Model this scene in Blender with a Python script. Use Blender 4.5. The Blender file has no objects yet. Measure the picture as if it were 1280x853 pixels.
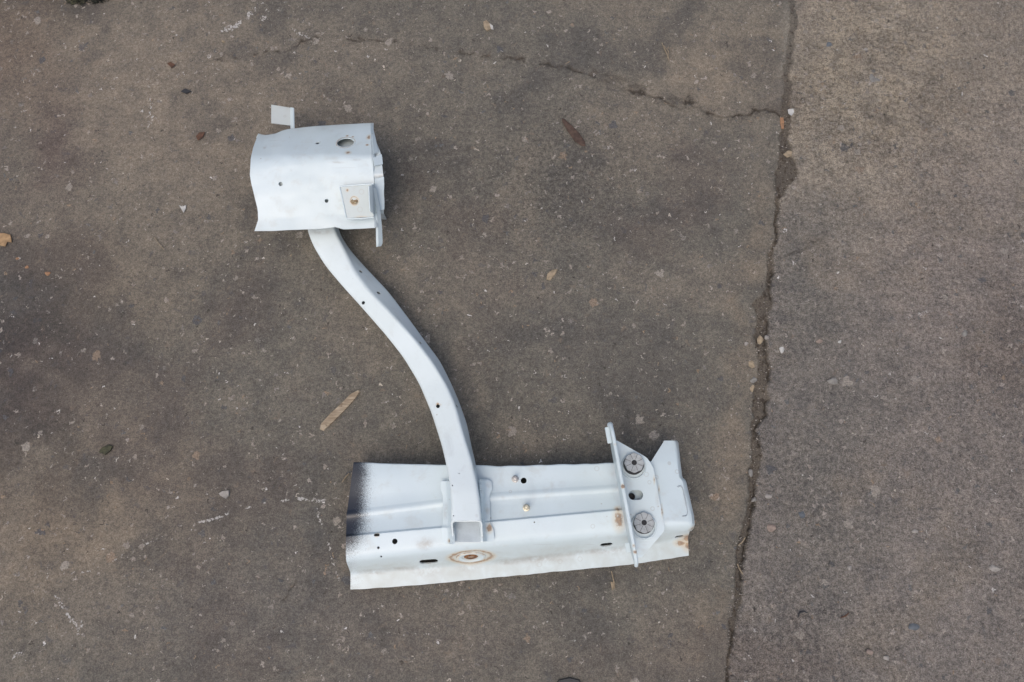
import bpy, bmesh, math, random
import numpy as np
from mathutils import Vector, Matrix, noise as mnoise

S = bpy.context.scene
random.seed(7)
RNG = np.random.default_rng(11)

# ------------------------------------------------------------------ camera
PITCH = math.radians(15.0)
CAM_H = 1.08
FPX = 924.0                      # focal length in pixels of the 1280 px wide photograph
CAM_POS = Vector((0.0, -CAM_H*math.tan(PITCH), CAM_H))
cam_d = bpy.data.cameras.new('camera')
cam = bpy.data.objects.new('camera', cam_d)
S.collection.objects.link(cam)
cam.location = CAM_POS
cam.rotation_euler = (PITCH, 0, 0)
cam_d.sensor_width = 36.0
cam_d.lens = 36.0*FPX/1280.0
cam_d.clip_start = 0.01
cam_d.clip_end = 200.0
S.camera = cam

# ------------------------------------------------------------------ sky, sun, exposure
SUN_EL, SUN_AZ = math.radians(63), math.radians(205)     # azimuth clockwise from +Y
W = bpy.data.worlds.new('World'); S.world = W; W.use_nodes = True
wn = W.node_tree.nodes; wl = W.node_tree.links
bg = wn['Background']
sky = wn.new('ShaderNodeTexSky'); sky.sky_type = 'NISHITA'; sky.sun_disc = False
sky.sun_elevation = SUN_EL; sky.sun_rotation = SUN_AZ
sky.dust_density = 5.0; sky.air_density = 1.0; sky.ozone_density = 1.0
wl.new(sky.outputs[0], bg.inputs[0]); bg.inputs[1].default_value = 0.15
sun_d = bpy.data.lights.new('sun', 'SUN'); sun_d.energy = 0.68; sun_d.angle = math.radians(62)
sun_d.color = (1.0, 0.985, 0.93)
sun = bpy.data.objects.new('sun', sun_d); S.collection.objects.link(sun)
sdir = Vector((math.sin(SUN_AZ)*math.cos(SUN_EL), math.cos(SUN_AZ)*math.cos(SUN_EL), math.sin(SUN_EL)))
sun.rotation_euler = sdir.to_track_quat('Z', 'Y').to_euler()
sun.location = sdir*5
S.view_settings.view_transform = 'Standard'
S.view_settings.look = 'None'
S.view_settings.exposure = 0.0
S.view_settings.gamma = 1.0

# ------------------------------------------------------------------ layout helpers
cp, sp_ = math.cos(PITCH), math.sin(PITCH)
def P(px, py, z=0.0):
    """Point at height z seen in photograph pixel (px, py)."""
    cx, cy = (px-640.0)/FPX, -(py-426.5)/FPX
    d = Vector((cx, cy*cp + sp_, cy*sp_ - cp))
    t = (z-CAM_POS.z)/d.z
    return CAM_POS + d*t

def to_px(x, y):                                          # ground point -> photograph pixel (arrays)
    dx, dy, dz = x-CAM_POS.x, y-CAM_POS.y, -CAM_POS.z
    yc = dy*cp + dz*sp_; zc = dy*sp_ - dz*cp
    return 640+FPX*dx/zc, 426.5-FPX*yc/zc

def tag(o, label=None, cat=None, group=None, kind=None):
    if label: o['label'] = label
    if cat: o['category'] = cat
    if group: o['group'] = group
    if kind: o['kind'] = kind
    return o

def link(name, me, mat, parent=None, smooth=True, angle=35):
    me.materials.clear(); me.materials.append(mat)
    if smooth:
        for p in me.polygons: p.use_smooth = True
        me.set_sharp_from_angle(angle=math.radians(angle))
    o = bpy.data.objects.new(name, me); S.collection.objects.link(o)
    if parent: 
        o.parent = parent
    return o

def mesh(name, verts, faces):
    me = bpy.data.meshes.new(name); me.from_pydata([tuple(v) for v in verts], [], faces); me.update()
    return me

def realise(o):
    dg = bpy.context.evaluated_depsgraph_get()
    me = bpy.data.meshes.new_from_object(o.evaluated_get(dg))
    o.modifiers.clear(); o.data = me
    return o

def drill(o, c):
    dg = bpy.context.evaluated_depsgraph_get()
    n0 = len(o.data.vertices); a0 = sum(p.area for p in o.data.polygons)
    for solver, selfi in (('EXACT', False), ('EXACT', True), ('FAST', False)):
        b = o.modifiers.new('b', 'BOOLEAN'); b.operation = 'DIFFERENCE'; b.object = c; b.solver = solver
        if solver == 'EXACT': b.use_self = selfi
        bpy.context.view_layer.update()
        dg = bpy.context.evaluated_depsgraph_get()
        me = bpy.data.meshes.new_from_object(o.evaluated_get(dg))
        o.modifiers.clear()
        a1 = sum(p.area for p in me.polygons)
        if 0.97*a0 < a1 < 1.03*a0 and len(me.vertices) != n0:
            o.data = me; return
        bpy.data.meshes.remove(me)
    print('hole not cut in', o.name)

def solid(o, th, bevel=0.0, off=-1.0, cutters=()):
    m = o.modifiers.new('s', 'SOLIDIFY'); m.thickness = th; m.offset = off; m.use_even_offset = False
    bpy.context.view_layer.update()
    realise(o)
    for c in cutters: drill(o, c)
    for p in o.data.polygons: p.use_smooth = True
    o.data.set_sharp_from_angle(angle=math.radians(32))
    for c in cutters:
        d = c.data; bpy.data.objects.remove(c); bpy.data.meshes.remove(d)
    return o

def cutter(center, normal, rx, ry=None, depth=0.012, along=None, seg=24, base=None):
    ry = ry or rx
    n = Vector(normal).normalized()
    a = (Vector(along) if along else Vector((1, 0, 0))); a = (a - n*a.dot(n)).normalized(); b = n.cross(a)
    c = Vector(center) - (base or Vector((0, 0, 0)))
    vs, fs = [], []
    for k, h in enumerate((-depth, depth)):
        for i in range(seg):
            t = 2*math.pi*i/seg
            ct, st = math.cos(t), math.sin(t)
            if rx > ry*1.3:        # stadium
                q = a*(math.copysign(rx-ry, ct) + ry*ct) + b*(ry*st)
            else: q = a*(rx*ct) + b*(ry*st)
            vs.append(c + q + n*h)
    fs.append(tuple(range(seg))[::-1]); fs.append(tuple(range(seg, 2*seg)))
    for i in range(seg): fs.append((i, (i+1) % seg, seg+(i+1) % seg, seg+i))
    me = mesh('cut', vs, fs)
    o = bpy.data.objects.new('cut', me); S.collection.objects.link(o)
    if base is not None: o.location = base
    return o

def loft(name, rows, mat, base, parent=None, th=0.0015, off=-1.0, cutters=(), flip=False):
    """rows of world points -> sheet; th>0 gives it thickness away from its upper side"""
    n = len(rows[0]); vs = [v-base for r in rows for v in r]; fs = []
    for i in range(len(rows)-1):
        for j in range(n-1):
            q = (i*n+j, i*n+j+1, (i+1)*n+j+1, (i+1)*n+j)
            fs.append(q if not flip else q[::-1])
    o = link(name, mesh(name, vs, fs), mat, parent)
    up = sum((p.normal.z*p.area for p in o.data.polygons))
    if up < 0: o.data.flip_normals()
    if th > 0: solid(o, th, off=off, cutters=cutters)
    return o

def pl(pts, t):                    # polyline by arc fraction (any dimension)
    pts = [np.array(p, float) for p in pts]
    d = [0.0]
    for a, b in zip(pts, pts[1:]): d.append(d[-1]+float(np.linalg.norm((b-a)[:2])))
    t = t*d[-1]
    for i in range(len(pts)-1):
        if t <= d[i+1] or i == len(pts)-2:
            u = (t-d[i])/max(1e-9, d[i+1]-d[i]); return pts[i]*(1-u)+pts[i+1]*u

def smooth_pl(pts, n, it=3):       # resample + smooth a polyline
    q = np.array([pl(pts, i/(n-1)) for i in range(n)])
    for _ in range(it):
        q[1:-1] = 0.25*q[:-2]+0.5*q[1:-1]+0.25*q[2:]
    return q

def round_profile(pts, rad, k=5):
    """pts: list of 3-vectors; rad: rounding length per inner corner"""
    out = [pts[0]]
    for i in range(1, len(pts)-1):
        a, b, c = pts[i-1], pts[i], pts[i+1]; r = rad[i-1]
        la, lc = (a-b).length, (c-b).length
        p0 = b+(a-b)*min(0.45, r/la); p2 = b+(c-b)*min(0.45, r/lc)
        for s in range(k+1):
            t = s/k; out.append(p0*(1-t)**2 + b*(2*t*(1-t)) + p2*t*t)
    out.append(pts[-1])
    return out

def densify(row, n):               # add n points inside every long segment of a row
    out = []
    L = sum((b-a).length for a, b in zip(row, row[1:]))
    for a, b in zip(row, row[1:]):
        out.append(a)
        for k in range(1, n): out.append(a.lerp(b, k/n))
    out.append(row[-1]); return out

def bm_obj(name, bm, mat, parent=None, smooth=True, angle=35):
    me = bpy.data.meshes.new(name); bm.to_mesh(me); bm.free()
    return link(name, me, mat, parent, smooth, angle)

# ------------------------------------------------------------------ materials
class NT:
    def __init__(s, name):
        s.m = bpy.data.materials.new(name); s.m.use_nodes = True
        s.t = s.m.node_tree; s.n = s.t.nodes; s.l = s.t.links
        s.b = s.n['Principled BSDF']
    def new(s, typ, **kw):
        nd = s.n.new(typ)
        for k, v in kw.items(): setattr(nd, k, v)
        return nd
    def put(s, sock, v):
        if isinstance(v, bpy.types.NodeSocket): s.l.new(v, sock)
        elif v is not None:
            if sock.type == 'RGBA' and len(v) == 3: v = (*v, 1)
            sock.default_value = v
    def math(s, op, a, b=None, clamp=False):
        nd = s.new('ShaderNodeMath', operation=op, use_clamp=clamp); s.put(nd.inputs[0], a); s.put(nd.inputs[1], b); return nd.outputs[0]
    def vmath(s, op, a, b=None):
        nd = s.new('ShaderNodeVectorMath', operation=op); s.put(nd.inputs[0], a); s.put(nd.inputs[1], b)
        return nd.outputs['Value'] if op in ('LENGTH', 'DISTANCE', 'DOT_PRODUCT') else nd.outputs[0]
    def noise(s, co, scale, detail=4, rough=0.55, dist=0.0):
        nd = s.new('ShaderNodeTexNoise'); s.put(nd.inputs['Vector'], co)
        nd.inputs['Scale'].default_value = scale; nd.inputs['Detail'].default_value = detail
        nd.inputs['Roughness'].default_value = rough; nd.inputs['Distortion'].default_value = dist
        return nd.outputs[0]
    def vor(s, co, scale, feature='F1', rnd=1.0):
        nd = s.new('ShaderNodeTexVoronoi', feature=feature); s.put(nd.inputs['Vector'], co)
        nd.inputs['Scale'].default_value = scale; nd.inputs['Randomness'].default_value = rnd
        return nd.outputs
    def step(s, v, a, b, lo=0.0, hi=1.0):
        nd = s.new('ShaderNodeMapRange', interpolation_type='SMOOTHSTEP'); s.put(nd.inputs[0], v)
        nd.inputs[1].default_value = a; nd.inputs[2].default_value = b; nd.inputs[3].default_value = lo; nd.inputs[4].default_value = hi
        return nd.outputs[0]
    def mix(s, f, a, b, mode='MIX'):
        nd = s.new('ShaderNodeMix', data_type='RGBA', blend_type=mode)
        s.put(nd.inputs[0], f); s.put(nd.inputs[6], a); s.put(nd.inputs[7], b); return nd.outputs[2]
    def bump(s, h, dist, strength=1.0, nrm=None):
        nd = s.new('ShaderNodeBump'); nd.inputs['Strength'].default_value = strength; nd.inputs['Distance'].default_value = dist
        s.put(nd.inputs['Height'], h)
        if nrm is not None: s.put(nd.inputs['Normal'], nrm)
        return nd.outputs[0]
    def attr(s, name):
        nd = s.new('ShaderNodeAttribute', attribute_name=name); return nd.outputs
    def obj(s): return s.new('ShaderNodeTexCoord').outputs['Object']

WHITE = (0.60, 0.69, 0.72)
def paint(name, rust=(), rings=(), smudge_shade=(), black=None, wax=None, color=WHITE, welds=(), dirt=0.5, rough=0.34):
    """white car paint; rust: (pos, inv-size xyz, radius); rings: same + width; all in object space (metres)"""
    N = NT(name); co = N.obj()
    big = N.noise(co, 9, 4); fine = N.noise(co, 240, 5, 0.65); mid = N.noise(co, 45, 5, 0.6, 0.3)
    col = N.mix(N.step(big, 0.35, 0.7), color, (color[0]*0.93, color[1]*0.935, color[2]*0.92))
    col = N.mix(N.math('MULTIPLY', N.step(mid, 0.52, 0.75), 0.55*dirt), col, (0.42, 0.405, 0.35))
    col = N.mix(N.math('MULTIPLY', N.step(N.noise(co, 14, 5, 0.7, 1.2), 0.55, 0.75), 0.22), col, (0.40, 0.42, 0.42))
    # little chips and dirt flecks
    v = N.vor(co, 160)
    sep = N.new('ShaderNodeSeparateColor'); N.l.new(v['Color'], sep.inputs[0])
    fl = N.math('MULTIPLY', N.step(sep.outputs[0], 0.972, 0.98), N.step(N.math('ADD', v['Distance'], N.math('MULTIPLY', fine, 0.3)), 0.22, 0.38, 1, 0))
    col = N.mix(N.math('MULTIPLY', fl, 0.5), col, (0.24, 0.17, 0.11))
    # scratches
    st = N.new('ShaderNodeMapping'); N.l.new(co, st.inputs[0]); st.inputs['Scale'].default_value = (18, 420, 60); st.inputs['Rotation'].default_value = (0, 0, 0.35)
    sc = N.noise(st.outputs[0], 1.0, 2, 0.5)
    col = N.mix(N.math('MULTIPLY', N.step(sc, 0.72, 0.78), 0.3), col, (0.34, 0.35, 0.35))
    rsum = None
    if wax:                      # yellow wax film between two heights
        zc = N.new('ShaderNodeSeparateXYZ'); N.l.new(co, zc.inputs[0])
        wz = N.math('MULTIPLY', N.step(zc.outputs[2], wax[0], wax[1], 1, 0), N.step(mid, 0.15, 0.60))
        col = N.mix(N.math('MULTIPLY', wz, 0.5), col, (0.40, 0.425, 0.39))
    def dist(pos, inv):
        d = N.vmath('SUBTRACT', co, tuple(pos))
        if inv: d = N.vmath('MULTIPLY', d, tuple(inv))
        return N.math('ADD', N.vmath('LENGTH', d), N.math('MULTIPLY', N.math('SUBTRACT', mid, 0.5), 0.008))
    for pos, inv, r in smudge_shade:  # dirt smudges; on the inner channel they paint crease shade
        f = N.math('MULTIPLY', N.step(dist(pos, inv), 0.0, r*1.1, 1, 0), N.step(N.math('ADD', N.math('MULTIPLY', mid, 0.6), N.math('MULTIPLY', fine, 0.4)), 0.34, 0.66))
        col = N.mix(N.math('MULTIPLY', f, 0.62), col, (0.30, 0.27, 0.235))
    for pos, r in welds:
        d = N.vmath('LENGTH', N.vmath('SUBTRACT', co, tuple(pos)))
        f = N.math('MULTIPLY', N.step(d, r-0.0008, r-0.0002), N.step(d, r, r+0.0009, 1, 0))
        col = N.mix(N.math('MULTIPLY', f, 0.35), col, (0.36, 0.34, 0.30))
    RUST = N.mix(N.step(fine, 0.35, 0.65), (0.34, 0.205, 0.11), (0.16, 0.10, 0.07))
    for pos, inv, r in rust:
        d = dist(pos, inv)
        col = N.mix(N.math('MULTIPLY', N.step(d, r*0.5, r*1.5, 1, 0), 0.42), col, (0.55, 0.43, 0.26))
        f = N.step(N.math('ADD', d, N.math('MULTIPLY', N.math('SUBTRACT', fine, 0.5), r*1.4)), r*0.35, r*0.75, 1, 0)
        col = N.mix(N.math('MULTIPLY', f, 0.8), col, RUST)
        rsum = f if rsum is None else N.math('MAXIMUM', rsum, f)
    for pos, inv, r, w in rings:
        d = dist(pos, inv)
        g = N.math('ABSOLUTE', N.math('SUBTRACT', d, r))
        col = N.mix(N.math('MULTIPLY', N.step(g, w*0.6, w*2.6, 1, 0), 0.5), col, (0.58, 0.47, 0.30))
        f = N.step(N.math('ADD', g, N.math('MULTIPLY', N.math('SUBTRACT', fine, 0.5), w*3.0)), w*0.1, w*1.1, 1, 0)
        f = N.math('MULTIPLY', f, N.step(mid, 0.25, 0.58, 0.25, 1.0))
        col = N.mix(N.math('MULTIPLY', f, 0.8), col, RUST)
        rsum = f if rsum is None else N.math('MAXIMUM', rsum, f)
    if black:                    # black overspray fading away from the cut end along x
        x0, x1, y0, y1 = black
        s3 = N.new('ShaderNodeSeparateXYZ'); N.l.new(co, s3.inputs[0])
        g = N.step(s3.outputs[0], x0, x1, 1, 0)
        g = N.math('MULTIPLY', g, N.step(s3.outputs[1], y0, y1, 0.42, 1))
        g = N.math('ADD', g, N.math('MULTIPLY', N.math('SUBTRACT', N.noise(co, 22, 3), 0.5), 0.35))
        sp = N.math('ADD', N.math('MULTIPLY', N.noise(co, 520, 3, 0.75), 0.25), N.math('MULTIPLY', N.noise(co, 1500, 2, 0.7), 0.75))
        f = N.step(N.math('ADD', g, N.math('MULTIPLY', N.math('SUBTRACT', sp, 0.5), 1.5)), 0.28, 0.78)
        col = N.mix(f, col, (0.012, 0.016, 0.026))
    N.put(N.b.inputs['Base Color'], col)
    rg = N.math('ADD', rough, N.math('MULTIPLY', mid, 0.18))
    if rsum is not None: rg = N.math('MAXIMUM', rg, N.math('MULTIPLY', rsum, 0.85))
    N.put(N.b.inputs['Roughness'], rg)
    N.b.inputs['Coat Weight'].default_value = 0.25; N.b.inputs['Coat Roughness'].default_value = 0.15
    N.put(N.b.inputs['Normal'], N.bump(N.math('ADD', mid, N.math('MULTIPLY', fine, 0.25)), 0.00035, 0.6))
    return N.m

def simple(name, color, rough=0.7, metal=0.0, var=0.5, scale=60, color2=None, stretch=None, bump=0.0006):
    N = NT(name); co = N.obj()
    if stretch:
        mp = N.new('ShaderNodeMapping'); N.l.new(co, mp.inputs[0]); mp.inputs['Scale'].default_value = stretch; co = mp.outputs[0]
    n = N.noise(co, scale, 6, 0.65)
    c2 = color2 or tuple(c*(1-var) for c in color)
    N.put(N.b.inputs['Base Color'], N.mix(N.step(n, 0.35, 0.68), color, c2))
    N.b.inputs['Roughness'].default_value = rough; N.b.inputs['Metallic'].default_value = metal
    N.put(N.b.inputs['Normal'], N.bump(n, bump, 0.8))
    return N.m

# ------------------------------------------------------------------ ground
def vnoise(x, y, scale, seed, octaves=4, gain=0.5):
    out = np.zeros_like(x); amp, tot = 1.0, 0.0
    for o in range(octaves):
        r = np.random.default_rng(seed+o*17); T = 256
        g = r.random((T, T)).astype(np.float32)
        u = x*scale+37.3*o+1000; v = y*scale+11.7*o+1000
        iu = np.floor(u).astype(int); iv = np.floor(v).astype(int); fu = u-iu; fv = v-iv
        fu = fu*fu*fu*(fu*(fu*6-15)+10); fv = fv*fv*fv*(fv*(fv*6-15)+10)
        a = g[iu % T, iv % T]; b = g[(iu+1) % T, iv % T]; c = g[iu % T, (iv+1) % T]; d = g[(iu+1) % T, (iv+1) % T]
        out += amp*((a*(1-fu)+b*fu)*(1-fv)+(c*(1-fu)+d*fu)*fv); tot += amp
        amp *= gain; scale *= 2.03
    return out/tot

def sstep(v, a, b):
    t = np.clip((v-a)/(b-a), 0, 1); return t*t*(3-2*t)

def seg_dist(px, py, pts):
    """distance to a polyline, in pixels"""
    best = np.full(px.shape, 1e9, np.float32)
    for (x0, y0), (x1, y1) in zip(pts, pts[1:]):
        dx, dy = x1-x0, y1-y0; L = dx*dx+dy*dy
        t = np.clip(((px-x0)*dx+(py-y0)*dy)/L, 0, 1)
        best = np.minimum(best, np.hypot(px-x0-t*dx, py-y0-t*dy))
    return best

JL = [(-400, 1000), (0, 988), (34, 987), (85, 981), (136, 978), (177, 976.5), (217, 972), (245, 970.7), (290, 968), (314, 964), (358, 958.8),
      (378, 943.5), (416, 945), (457, 948.6), (491, 941.8), (525, 941.8), (545, 939), (570, 938), (631, 935), (682, 921.4), (726, 919.7), (780, 912.9), (853, 906), (1300, 880)]
JR = [(-400, 1004), (0, 994), (34, 995), (85, 989), (136, 987), (177, 986), (214, 998), (235, 985), (250, 976), (280, 972), (341, 967), (392, 962), (436, 958.8),
      (470, 962), (518, 958.8), (538, 945), (560, 951), (577, 948.6), (648, 940), (682, 931.6), (723, 930), (774, 921), (818, 913), (853, 911), (1300, 885)]
CR2 = [(976, 150), (970, 142), (958, 138), (940, 141), (922, 146), (905, 147), (888, 142), (872, 133), (861, 130), (849, 134), (841, 131), (821, 122), (794, 117), (777, 109), (760, 102), (743, 95)]
CR3 = [(743, 95), (709, 82), (680, 78), (637, 73), (600, 70), (563, 63), (520, 55), (464, 51), (437, 51), (400, 44), (372, 56)]
CR4 = [(970, 330), (985, 322), (1004, 314), (1020, 300), (1035, 296)]
CR5 = [(352, 752), (370, 728), (380, 724), (402, 735), (430, 742)]

def build_ground():
    x0, x1, y0, y1, st = -0.92, 0.92, -0.60, 0.80, 0.0017
    xs = list(np.arange(x0, x1, st)); ys = list(np.arange(y0, y1, st))
    def outer(v, s, lim):
        o = []; d = st
        while abs(v) < lim: d *= 1.35; v += s*d; o.append(v)
        return o
    xs = outer(x0, -1, 12)[::-1]+xs+outer(xs[-1], 1, 12); ys = outer(y0, -1, 12)[::-1]+ys+outer(ys[-1], 1, 12)
    X, Y = np.meshgrid(np.array(xs, np.float32), np.array(ys, np.float32))
    nx, ny = len(xs), len(ys)
    X = X.ravel(); Y = Y.ravel()
    px, py = to_px(X, Y)
    inb = (np.abs(X) < 1.4) & (Y > -1.0) & (Y < 1.3)      # pixel layout is only meant near the view
    px = np.where(inb, px, np.clip(X*840+640, -4000, 4000)); py = np.where(inb, py, np.clip(426-Y*840, -4000, 4000))
    n_a = vnoise(X, Y, 4, 1, 5); n_b = vnoise(X, Y, 30, 2, 4); n_c = vnoise(X, Y, 140, 3, 3, 0.6)
    n_d = vnoise(X, Y, 10, 4, 4); n_e = vnoise(X, Y, 70, 21, 3)
    wob = (n_b-0.5)*11 + (n_c-0.5)*7 + (n_e-0.5)*7
    jl = np.interp(py, [p[0] for p in JL], [p[1] for p in JL]); jr = np.interp(py, [p[0] for p in JR], [p[1] for p in JR])
    pxw = px+wob*0.7
    top = sstep(py, 60, 150)                               # the joint is packed level with dirt near the top edge
    joint = sstep(pxw, jl-1.0, jl+1.2)*(1-sstep(pxw, jr-1.2, jr+1.0))
    edge_r = np.exp(-((pxw-jr+0.6)/1.25)**2)*(0.15+0.85*sstep(py, 225, 300))*sstep(vnoise(X, Y, 40, 9, 3), 0.40, 0.58)
    edge_l = np.exp(-((pxw-jl-0.3)/1.3)**2)*0.5*sstep(vnoise(X, Y, 18, 10, 3), 0.42, 0.58)
    wx, wy = px+(n_b-0.5)*14+(n_c-0.5)*8, py+(n_d-0.5)*10+(n_e-0.5)*9+(n_c-0.5)*10
    c2 = seg_dist(wx, wy, CR2); c3 = seg_dist(wx, wy, CR3+[(340, 62), (300, 70), (270, 74)]); c4 = seg_dist(wx, wy, CR4); c5 = seg_dist(wx, wy, CR5)
    w2 = 1.5+0.4*vnoise(X, Y, 25, 12, 2)*np.exp(-((px-800)/60)**2)
    crack = np.exp(-(c2/(w2*0.8))**2)*0.95*sstep(px, 735, 800)
    crack = np.maximum(crack, 0.35*np.exp(-(seg_dist(wx, wy+7+6*(n_e-.5), CR2[8:])/1.0)**2))
    crack *= 0.45+0.55*sstep(n_e, 0.35, 0.55)
    crack = np.maximum(crack, np.exp(-(c3/1.3)**2)*0.7*sstep(n_e, 0.36, 0.52))
    crack = np.maximum(crack, np.exp(-(c4/1.5)**2)*0.6*sstep(n_e, 0.35, 0.5)); crack = np.maximum(crack, np.exp(-(c5/1.3)**2)*0.55*sstep(n_e, 0.35, 0.5))
    right = sstep(pxw, jr-1, jr+2)
    # rough exposed area of the right-hand slab
    rough = right*np.clip(0.62+0.75*np.exp(-((px-1110)/150)**2-((py-110)/130)**2)+(n_a-0.5)*0.9, 0, 1.2)
    rough = np.maximum(rough, 0.5*np.exp(-((px-690)/110)**2-((py-230)/90)**2))
    # heights
    Z = (n_c-0.5)*0.0010*(0.35+1.1*rough) + (n_b-0.5)*0.0012*(0.3+rough) + (n_a-0.5)*0.002
    pit = sstep(vnoise(X, Y, 95, 31, 2), 0.72, 0.86)*(0.2+rough)
    Z -= 0.0016*pit
    Z += 0.0012*right*(1-top)
    depth = 0.0032*(0.05+0.95*top)
    Z -= joint*(depth+0.002*(n_b-0.4)) + edge_r*0.0045 + edge_l*0.002 + crack*0.0035
    Z += 0.0010*np.exp(-((pxw-jl+7)/6)**2)*sstep(n_e, 0.4, 0.7)
    Z = np.where(inb, Z, (n_a-0.5)*0.002)
    Z = Z - 0.0008
    # ---- albedo tint (real stains and weathering, plus the joint's thin edge shadow painted in)
    G = lambda x, y, sx, sy: np.exp(-((px-x+(n_d-.5)*130)/sx)**2-((py-y+(n_a-.5)*130)/sy)**2)
    base = np.empty((X.size, 3), np.float32); base[:] = (0.143, 0.131, 0.115)
    def blend(m, col, a=1.0):
        m = np.clip(m*a, 0, 1)[:, None]; base[:] = base*(1-m)+np.array(col, np.float32)*m
    blend(right, (0.208, 0.184, 0.172), 1)
    blend(right*G(1110, 100, 200, 170), (0.36, 0.305, 0.235), 1.0)
    blend(right*sstep(n_b, 0.5, 0.66)*G(1080, 100, 170, 160), (0.40, 0.345, 0.28), 0.55)
    blend(right*sstep(1-n_e, 0.55, 0.7)*G(1050, 140, 170, 160), (0.15, 0.13, 0.11), 0.55)
    blend(right*G(1230, 300, 150, 250), (0.225, 0.192, 0.178), 0.7)
    blend(right*G(1010, 600, 100, 220), (0.150, 0.141, 0.131), 0.7)
    blend(right*G(1010, 330, 60, 120), (0.135, 0.128, 0.12), 0.8)
    blend((1-right)*G(900, 70, 120, 80), (0.225, 0.188, 0.15), 0.85)
    blend((1-right)*G(800, 200, 90, 50), (0.185, 0.157, 0.13), 0.5)
    blend((1-right)*G(180, 130, 260, 170), (0.222, 0.185, 0.150), 0.9)
    blend(G(60, 650, 170, 110), (0.265, 0.212, 0.16), 0.95)
    blend(G(110, 580, 70, 50), (0.20, 0.17, 0.14), 0.5)
    blend(G(130, 370, 110, 90), (0.20, 0.165, 0.13), 0.7)
    blend(G(25, 480, 105, 175), (0.056, 0.049, 0.050), 0.95)
    blend(G(70, 190, 40, 70), (0.105, 0.078, 0.075), 0.7)
    blend(G(10, 60, 70, 90), (0.16, 0.115, 0.09), 0.6)
    blend(G(60, 0, 70, 30), (0.09, 0.075, 0.06), 0.7)
    blend(G(300, 780, 200, 90), (0.150, 0.135, 0.125), 0.6)
    blend(G(540, 800, 160, 60), (0.155, 0.13, 0.115), 0.5)
    blend(G(400, 690, 60, 60), (0.085, 0.085, 0.09), 0.45)
    blend((1-right)*np.exp(-((px-jl+22)/22)**2)*sstep(n_d, 0.45, 0.65)*sstep(py, 160, 300), (0.205, 0.168, 0.132), 0.7)
    blend((1-right)*np.exp(-((px-jl+3)/7)**2)*(1-sstep(py, 60, 230)), (0.23, 0.21, 0.18), 0.55)
    blend(sstep(n_d, 0.56, 0.72), (0.205, 0.175, 0.145), 0.40)
    blend(sstep(1-n_d, 0.56, 0.72)*(1-0.75*right), (0.088, 0.083, 0.081), 0.5)
    blend(sstep(n_a, 0.55, 0.7), (0.12, 0.096, 0.086), 0.40)
    blend(np.exp(-(c2/9)**2)*sstep(n_e, 0.35, 0.65), (0.085, 0.072, 0.062), 0.55)
    blend(np.exp(-(c3/5)**2)*sstep(n_e, 0.45, 0.7), (0.10, 0.08, 0.066), 0.45)
    blend(joint*(0.15+0.85*top), (0.148, 0.124, 0.102), 0.8)
    edge_r = edge_r*(0.35+0.65*sstep(py, 150, 280))  # right joint edge: thin shadow painted into the tint, weaker up top
    blend(edge_r, (0.03, 0.025, 0.02), 0.7); blend(edge_l, (0.045, 0.038, 0.03), 0.6); blend(crack, (0.042, 0.034, 0.028), 0.75)
    # ---- scuffs of pale mortar / paint
    sc = np.zeros_like(X)
    def scuff(pts, w, a, th=0.5):
        nonlocal sc
        d = seg_dist(px+(n_c-.5)*3, py+(n_e-.5)*5, pts)
        sc = np.maximum(sc, a*np.exp(-(d/w)**2)*sstep(vnoise(X, Y, 120, 50+int(pts[0][0]), 2), th-0.12, th+0.1))
    scuff([(0, 720), (35, 721), (70, 718), (112, 714)], 1.6, 0.75); scuff([(112, 714), (140, 702), (186, 678), (212, 667)], 1.5, 0.45, 0.6)
    scuff([(248, 655), (290, 641), (318, 631), (365, 624), (395, 626), (432, 622)], 1.8, 1.0, 0.50)
    scuff([(392, 622), (400, 650), (410, 680), (416, 700), (423, 725)], 1.5, 0.9, 0.42)
    scuff([(69, 745), (78, 760), (90, 776), (98, 786), (102, 778)], 2.6, 0.8, 0.35); scuff([(98, 786), (97, 791)], 2.2, 0.7, 0.3)
    scuff([(15, 822), (28, 815)], 3, 0.75, 0.35)
    scuff([(279, 40), (300, 27), (318, 12)], 4.0, 0.85, 0.48); scuff([(326, 24), (335, 14)], 3, 0.6, 0.5); scuff([(345, 22), (350, 8), (358, 2)], 3, 0.6, 0.5)
    scuff([(360, 36), (385, 46)], 3.5, 0.5, 0.5)
    scuff([(430, 790), (480, 793), (545, 794)], 1.5, 0.4, 0.5); scuff([(640, 806), (700, 802), (792, 803)], 1.3, 0.35, 0.55)
    scuff([(1138, 396), (1150, 393), (1164, 389)], 2.2, 0.6, 0.35)
    scuff([(188, 125), (190, 145), (185, 162)], 2.5, 0.6, 0.5); scuff([(192, 50), (205, 58)], 3, 0.4, 0.5); scuff([(165, 78), (178, 70)], 1.5, 0.5, 0.5)
    scuff([(1000, 20), (1012, 26), (1018, 22)], 2, 0.5, 0.4); scuff([(1080, 103), (1100, 97)], 5, 0.5, 0.4); scuff([(1060, 580), (1120, 590)], 6, 0.15, 0.5)
    scuff([(5, 775), (45, 781)], 1.4, 0.4, 0.5)
    me = bpy.data.meshes.new('ground')
    nv = nx*ny; nf = (nx-1)*(ny-1)
    me.vertices.add(nv); co = np.stack([X, Y, Z], 1).astype(np.float32); me.vertices.foreach_set('co', co.ravel())
    i = np.arange((ny-1)*nx).reshape(ny-1, nx)[:, :-1].ravel()
    q = np.stack([i, i+1, i+1+nx, i+nx], 1).astype(np.int32)
    me.loops.add(nf*4); me.polygons.add(nf)
    me.loops.foreach_set('vertex_index', q.ravel())
    me.polygons.foreach_set('loop_start', np.arange(0, nf*4, 4, dtype=np.int32))
    me.polygons.foreach_set('loop_total', np.full(nf, 4, np.int32))
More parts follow.
